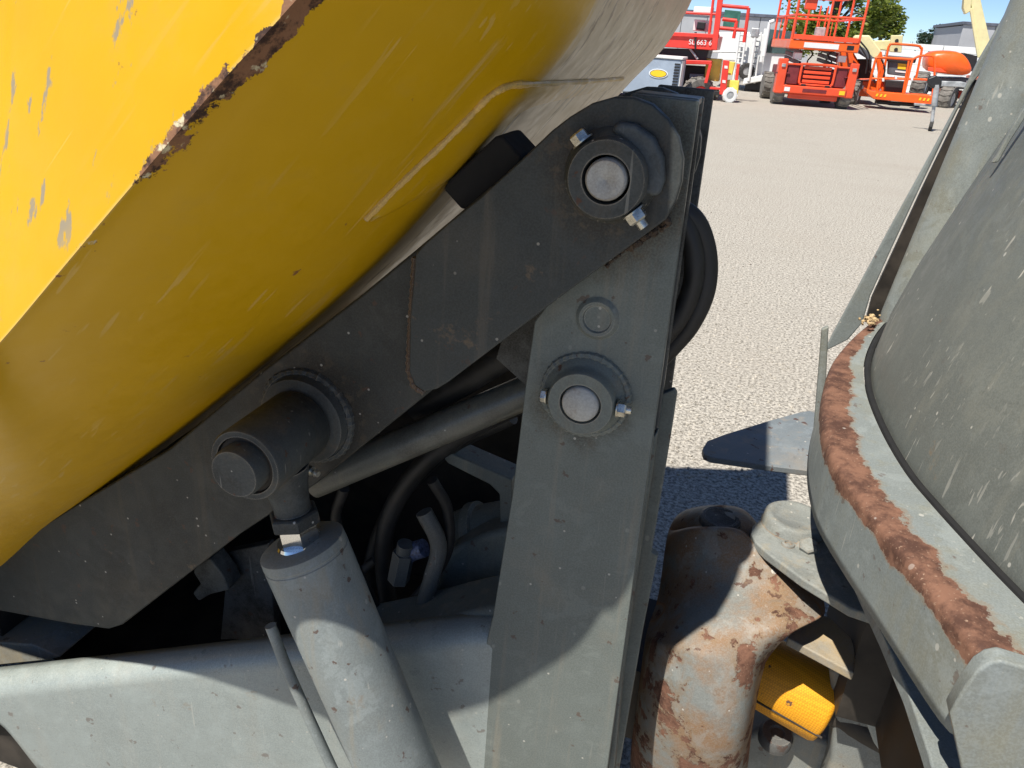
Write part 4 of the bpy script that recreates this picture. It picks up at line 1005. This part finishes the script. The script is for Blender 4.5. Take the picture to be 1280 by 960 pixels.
# ---- white plank wall
Yw = 36.0; x0, x1 = P(1040, 60, Yw).x, P(1330, 60, Yw).x
bW = Vector(((x0+x1)/2, Yw, 0))
Wl = root('boundary_wall', bW, 'long low white boundary wall of horizontal boards behind the lifts', 'wall', world=True)
zt = P(1150, 54.5, Yw).z; n_b = 7
for k in range(n_b):
    for j in range(4):
        xa = x0+(x1-x0)*j/4
        block('board', xa+.01, xa+(x1-x0)/4-.01, Yw+random.uniform(0, .02), Yw+.12, zt*k/n_b+.012, zt*(k+1)/n_b-.012, 'white', Wl, .01)
for j in range(5): block('post', x0+(x1-x0)*j/4-.06, x0+(x1-x0)*j/4+.06, Yw+.121, Yw+.25, 0, zt-.02, 'galv', Wl, .01)

# ---- sheds
def shed(xp0, xp1, ytop, Y, depth, label, mat):
    xa, xb = P(xp0, ytop, Y).x, P(xp1, ytop, Y).x; z = P((xp0+xp1)/2, ytop, Y).z
    r_ = root('industrial_shed', Vector(((xa+xb)/2, Y, 0)), label, 'shed', world=True, group='sheds beyond the yard')
    n = max(4, int((xb-xa)/2.2))
    for k in range(n):
        block('wall_panel', xa+(xb-xa)*k/n+.02, xa+(xb-xa)*(k+1)/n-.02, Y+random.uniform(0, .02), Y+.3, 0, z-.25, mat, r_, .02)
    block('wall_core', xa+.05, xb-.05, Y+.32, Y+depth, 0, z-.3, mat, r_, .02)
    block('roof_edge', xa-.15, xb+.15, Y-.15, Y+depth+.1, z-.25, z, 'greyroof', r_, .03)
shed(700, 1022, 12, 75, 14, 'large grey clad shed behind the white truck', 'greypanel')
shed(1204, 1420, 33, 80, 14, 'pale grey shed behind the upright cream boom', 'greypanel')

# ---- trees
def tree(px, py_c, Y, rx, rz_, n_leaf, ls, mat, label, flat=1., seed=1, holes=.35):
    rnd = random.Random(seed); c = P(px, py_c, Y); base = Vector((c.x, Y, 0))
    r_ = root('tree', base, label, 'tree', world=True, group='trees beyond the yard')
    bm = B(); tr = [base, base+Vector((rx*.03, 0, c.z*.3)), Vector((c.x-rx*.03, Y, c.z*.7)), Vector((c.x, Y, c.z+rz_*.6))]
    tube(bm, smooth_path(tr, 5), lambda t: max(.03, rx*.09*(1-.8*t)), 10)
    cl = []
    for k in range(34):
        u = Vector((rnd.gauss(0, 1), rnd.gauss(0, 1), rnd.gauss(0, 1))).normalized()*rnd.uniform(.35, 1.0)**.6
        cl.append((Vector((c.x+u.x*rx, Y+u.y*rx, c.z+u.z*rz_)), rnd.uniform(.16, .34)*rx))
    for q, _ in cl[:14]: tube(bm, smooth_path([Vector((c.x, Y, c.z*.55+rnd.random()*rz_*.5)), (Vector((c.x, Y, c.z))+q)/2+Vector((0, 0, .1)), q], 4), lambda t: rx*.03*(1-.8*t)+.01, 6)
    add('trunk', bm, 'bark', r_)
    bm = B()
    for k in range(n_leaf):
        q, rr = cl[rnd.randrange(len(cl))]
        d = Vector((rnd.gauss(0, 1), rnd.gauss(0, 1), rnd.gauss(0, 1)*flat)).normalized()*rr*rnd.uniform(.3, 1.05)
        p = q+d; n1 = Vector((rnd.gauss(0, 1), rnd.gauss(0, 1), rnd.gauss(.8, 1))).normalized(); _, u, v = frame_of(n1); s = ls*rnd.uniform(.6, 1.3)
        bm.faces.new([bm.verts.new(p+u*s*a+v*s*b_*.6) for a, b_ in ((-1, 0), (-.2, -.8), (1, 0), (-.2, .8))])
    add('crown', bm, mat, r_, smooth=False, recalc=False)
tree(1050, 2, 46, 2.7, 3.0, 9000, .13, 'leaf', 'leafy green broadleaf tree rising behind the orange scissor lift', seed=3)
tree(1105, 30, 52, 1.1, 1.0, 2200, .12, 'leaf', 'small lighter green tree at the edge of the broadleaf tree', seed=5)
tree(1166, 50, 95, 2.0, 1.3, 3500, .12, 'leafdark', 'distant dark spreading tree above the white boundary wall', seed=8, flat=.4)
tree(1189, 54, 97, .9, .7, 900, .12, 'leafdark', 'small distant dark bush beside the dark spreading tree', seed=9)

# ---- decals, hoses and small fittings on the lifts
def decal(parent, x0, x1, y, z0, z1, mat): block('decal', x0, x1, y-.004, y, z0, z1, mat, parent, .0008)
decal(A, -.30, .30, -.066, .36, .44, 'darkred'); decal(A, .62, .76, -.066, .35, .45, 'yellowlabel'); decal(A, -.76, -.62, -.066, .35, .45, 'white')
decal(dk, -.5, .35, -.125, 1.41, 1.53, 'white'); decal(dk, .55, .72, -.125, 1.42, 1.52, 'black')
for s_ in (-1, 1):
    block('lamp', s_*.88-.05, s_*.88+.05, -.05, -.02, .92, 1.0, 'galv', A, .01)
    add('hose', tube(B(), smooth_path([Vector((s_*.25, .1, .95)), Vector((s_*.3, .05, 1.1)), Vector((s_*.2, .12, 1.25)), Vector((s_*.28, .15, 1.37))], 6), .018, 8), 'black', A)
    block('mudguard', s_*.84-.16, s_*.84+.16, .0, .75, .76, .79, 'darkred', A, .01)
for k in range(5): rod('mesh_bar', (-.7+k*.35, 2.78, 1.58), (-.7+k*.35, 2.78, 2.14), .012, 'orangered', dk)
for pts_ in ([(1070, 52), (1078, 62), (1084, 76), (1082, 92)], [(1074, 50), (1086, 66), (1088, 84), (1094, 104)], [(1100, 70), (1106, 86), (1104, 100), (1112, 112)]):
    add('hose', tube(B(), smooth_path([P(x, y, Yb+.9) for x, y in pts_], 6), .022, 8), 'black', F)
for x, y in ((1104, 100), (1120, 97), (1140, 99)): traced('rail_clamp', [(x-1.5, y-2), (x+1.5, y-2), (x+1.5, y+2), (x-1.5, y+2)], Yb-.02, .1, 'white', bk, .01)
traced('decal', [(1062, 106), (1080, 107), (1080, 111), (1062, 110)], Yb+1.59, .008, 'white', F, .001)
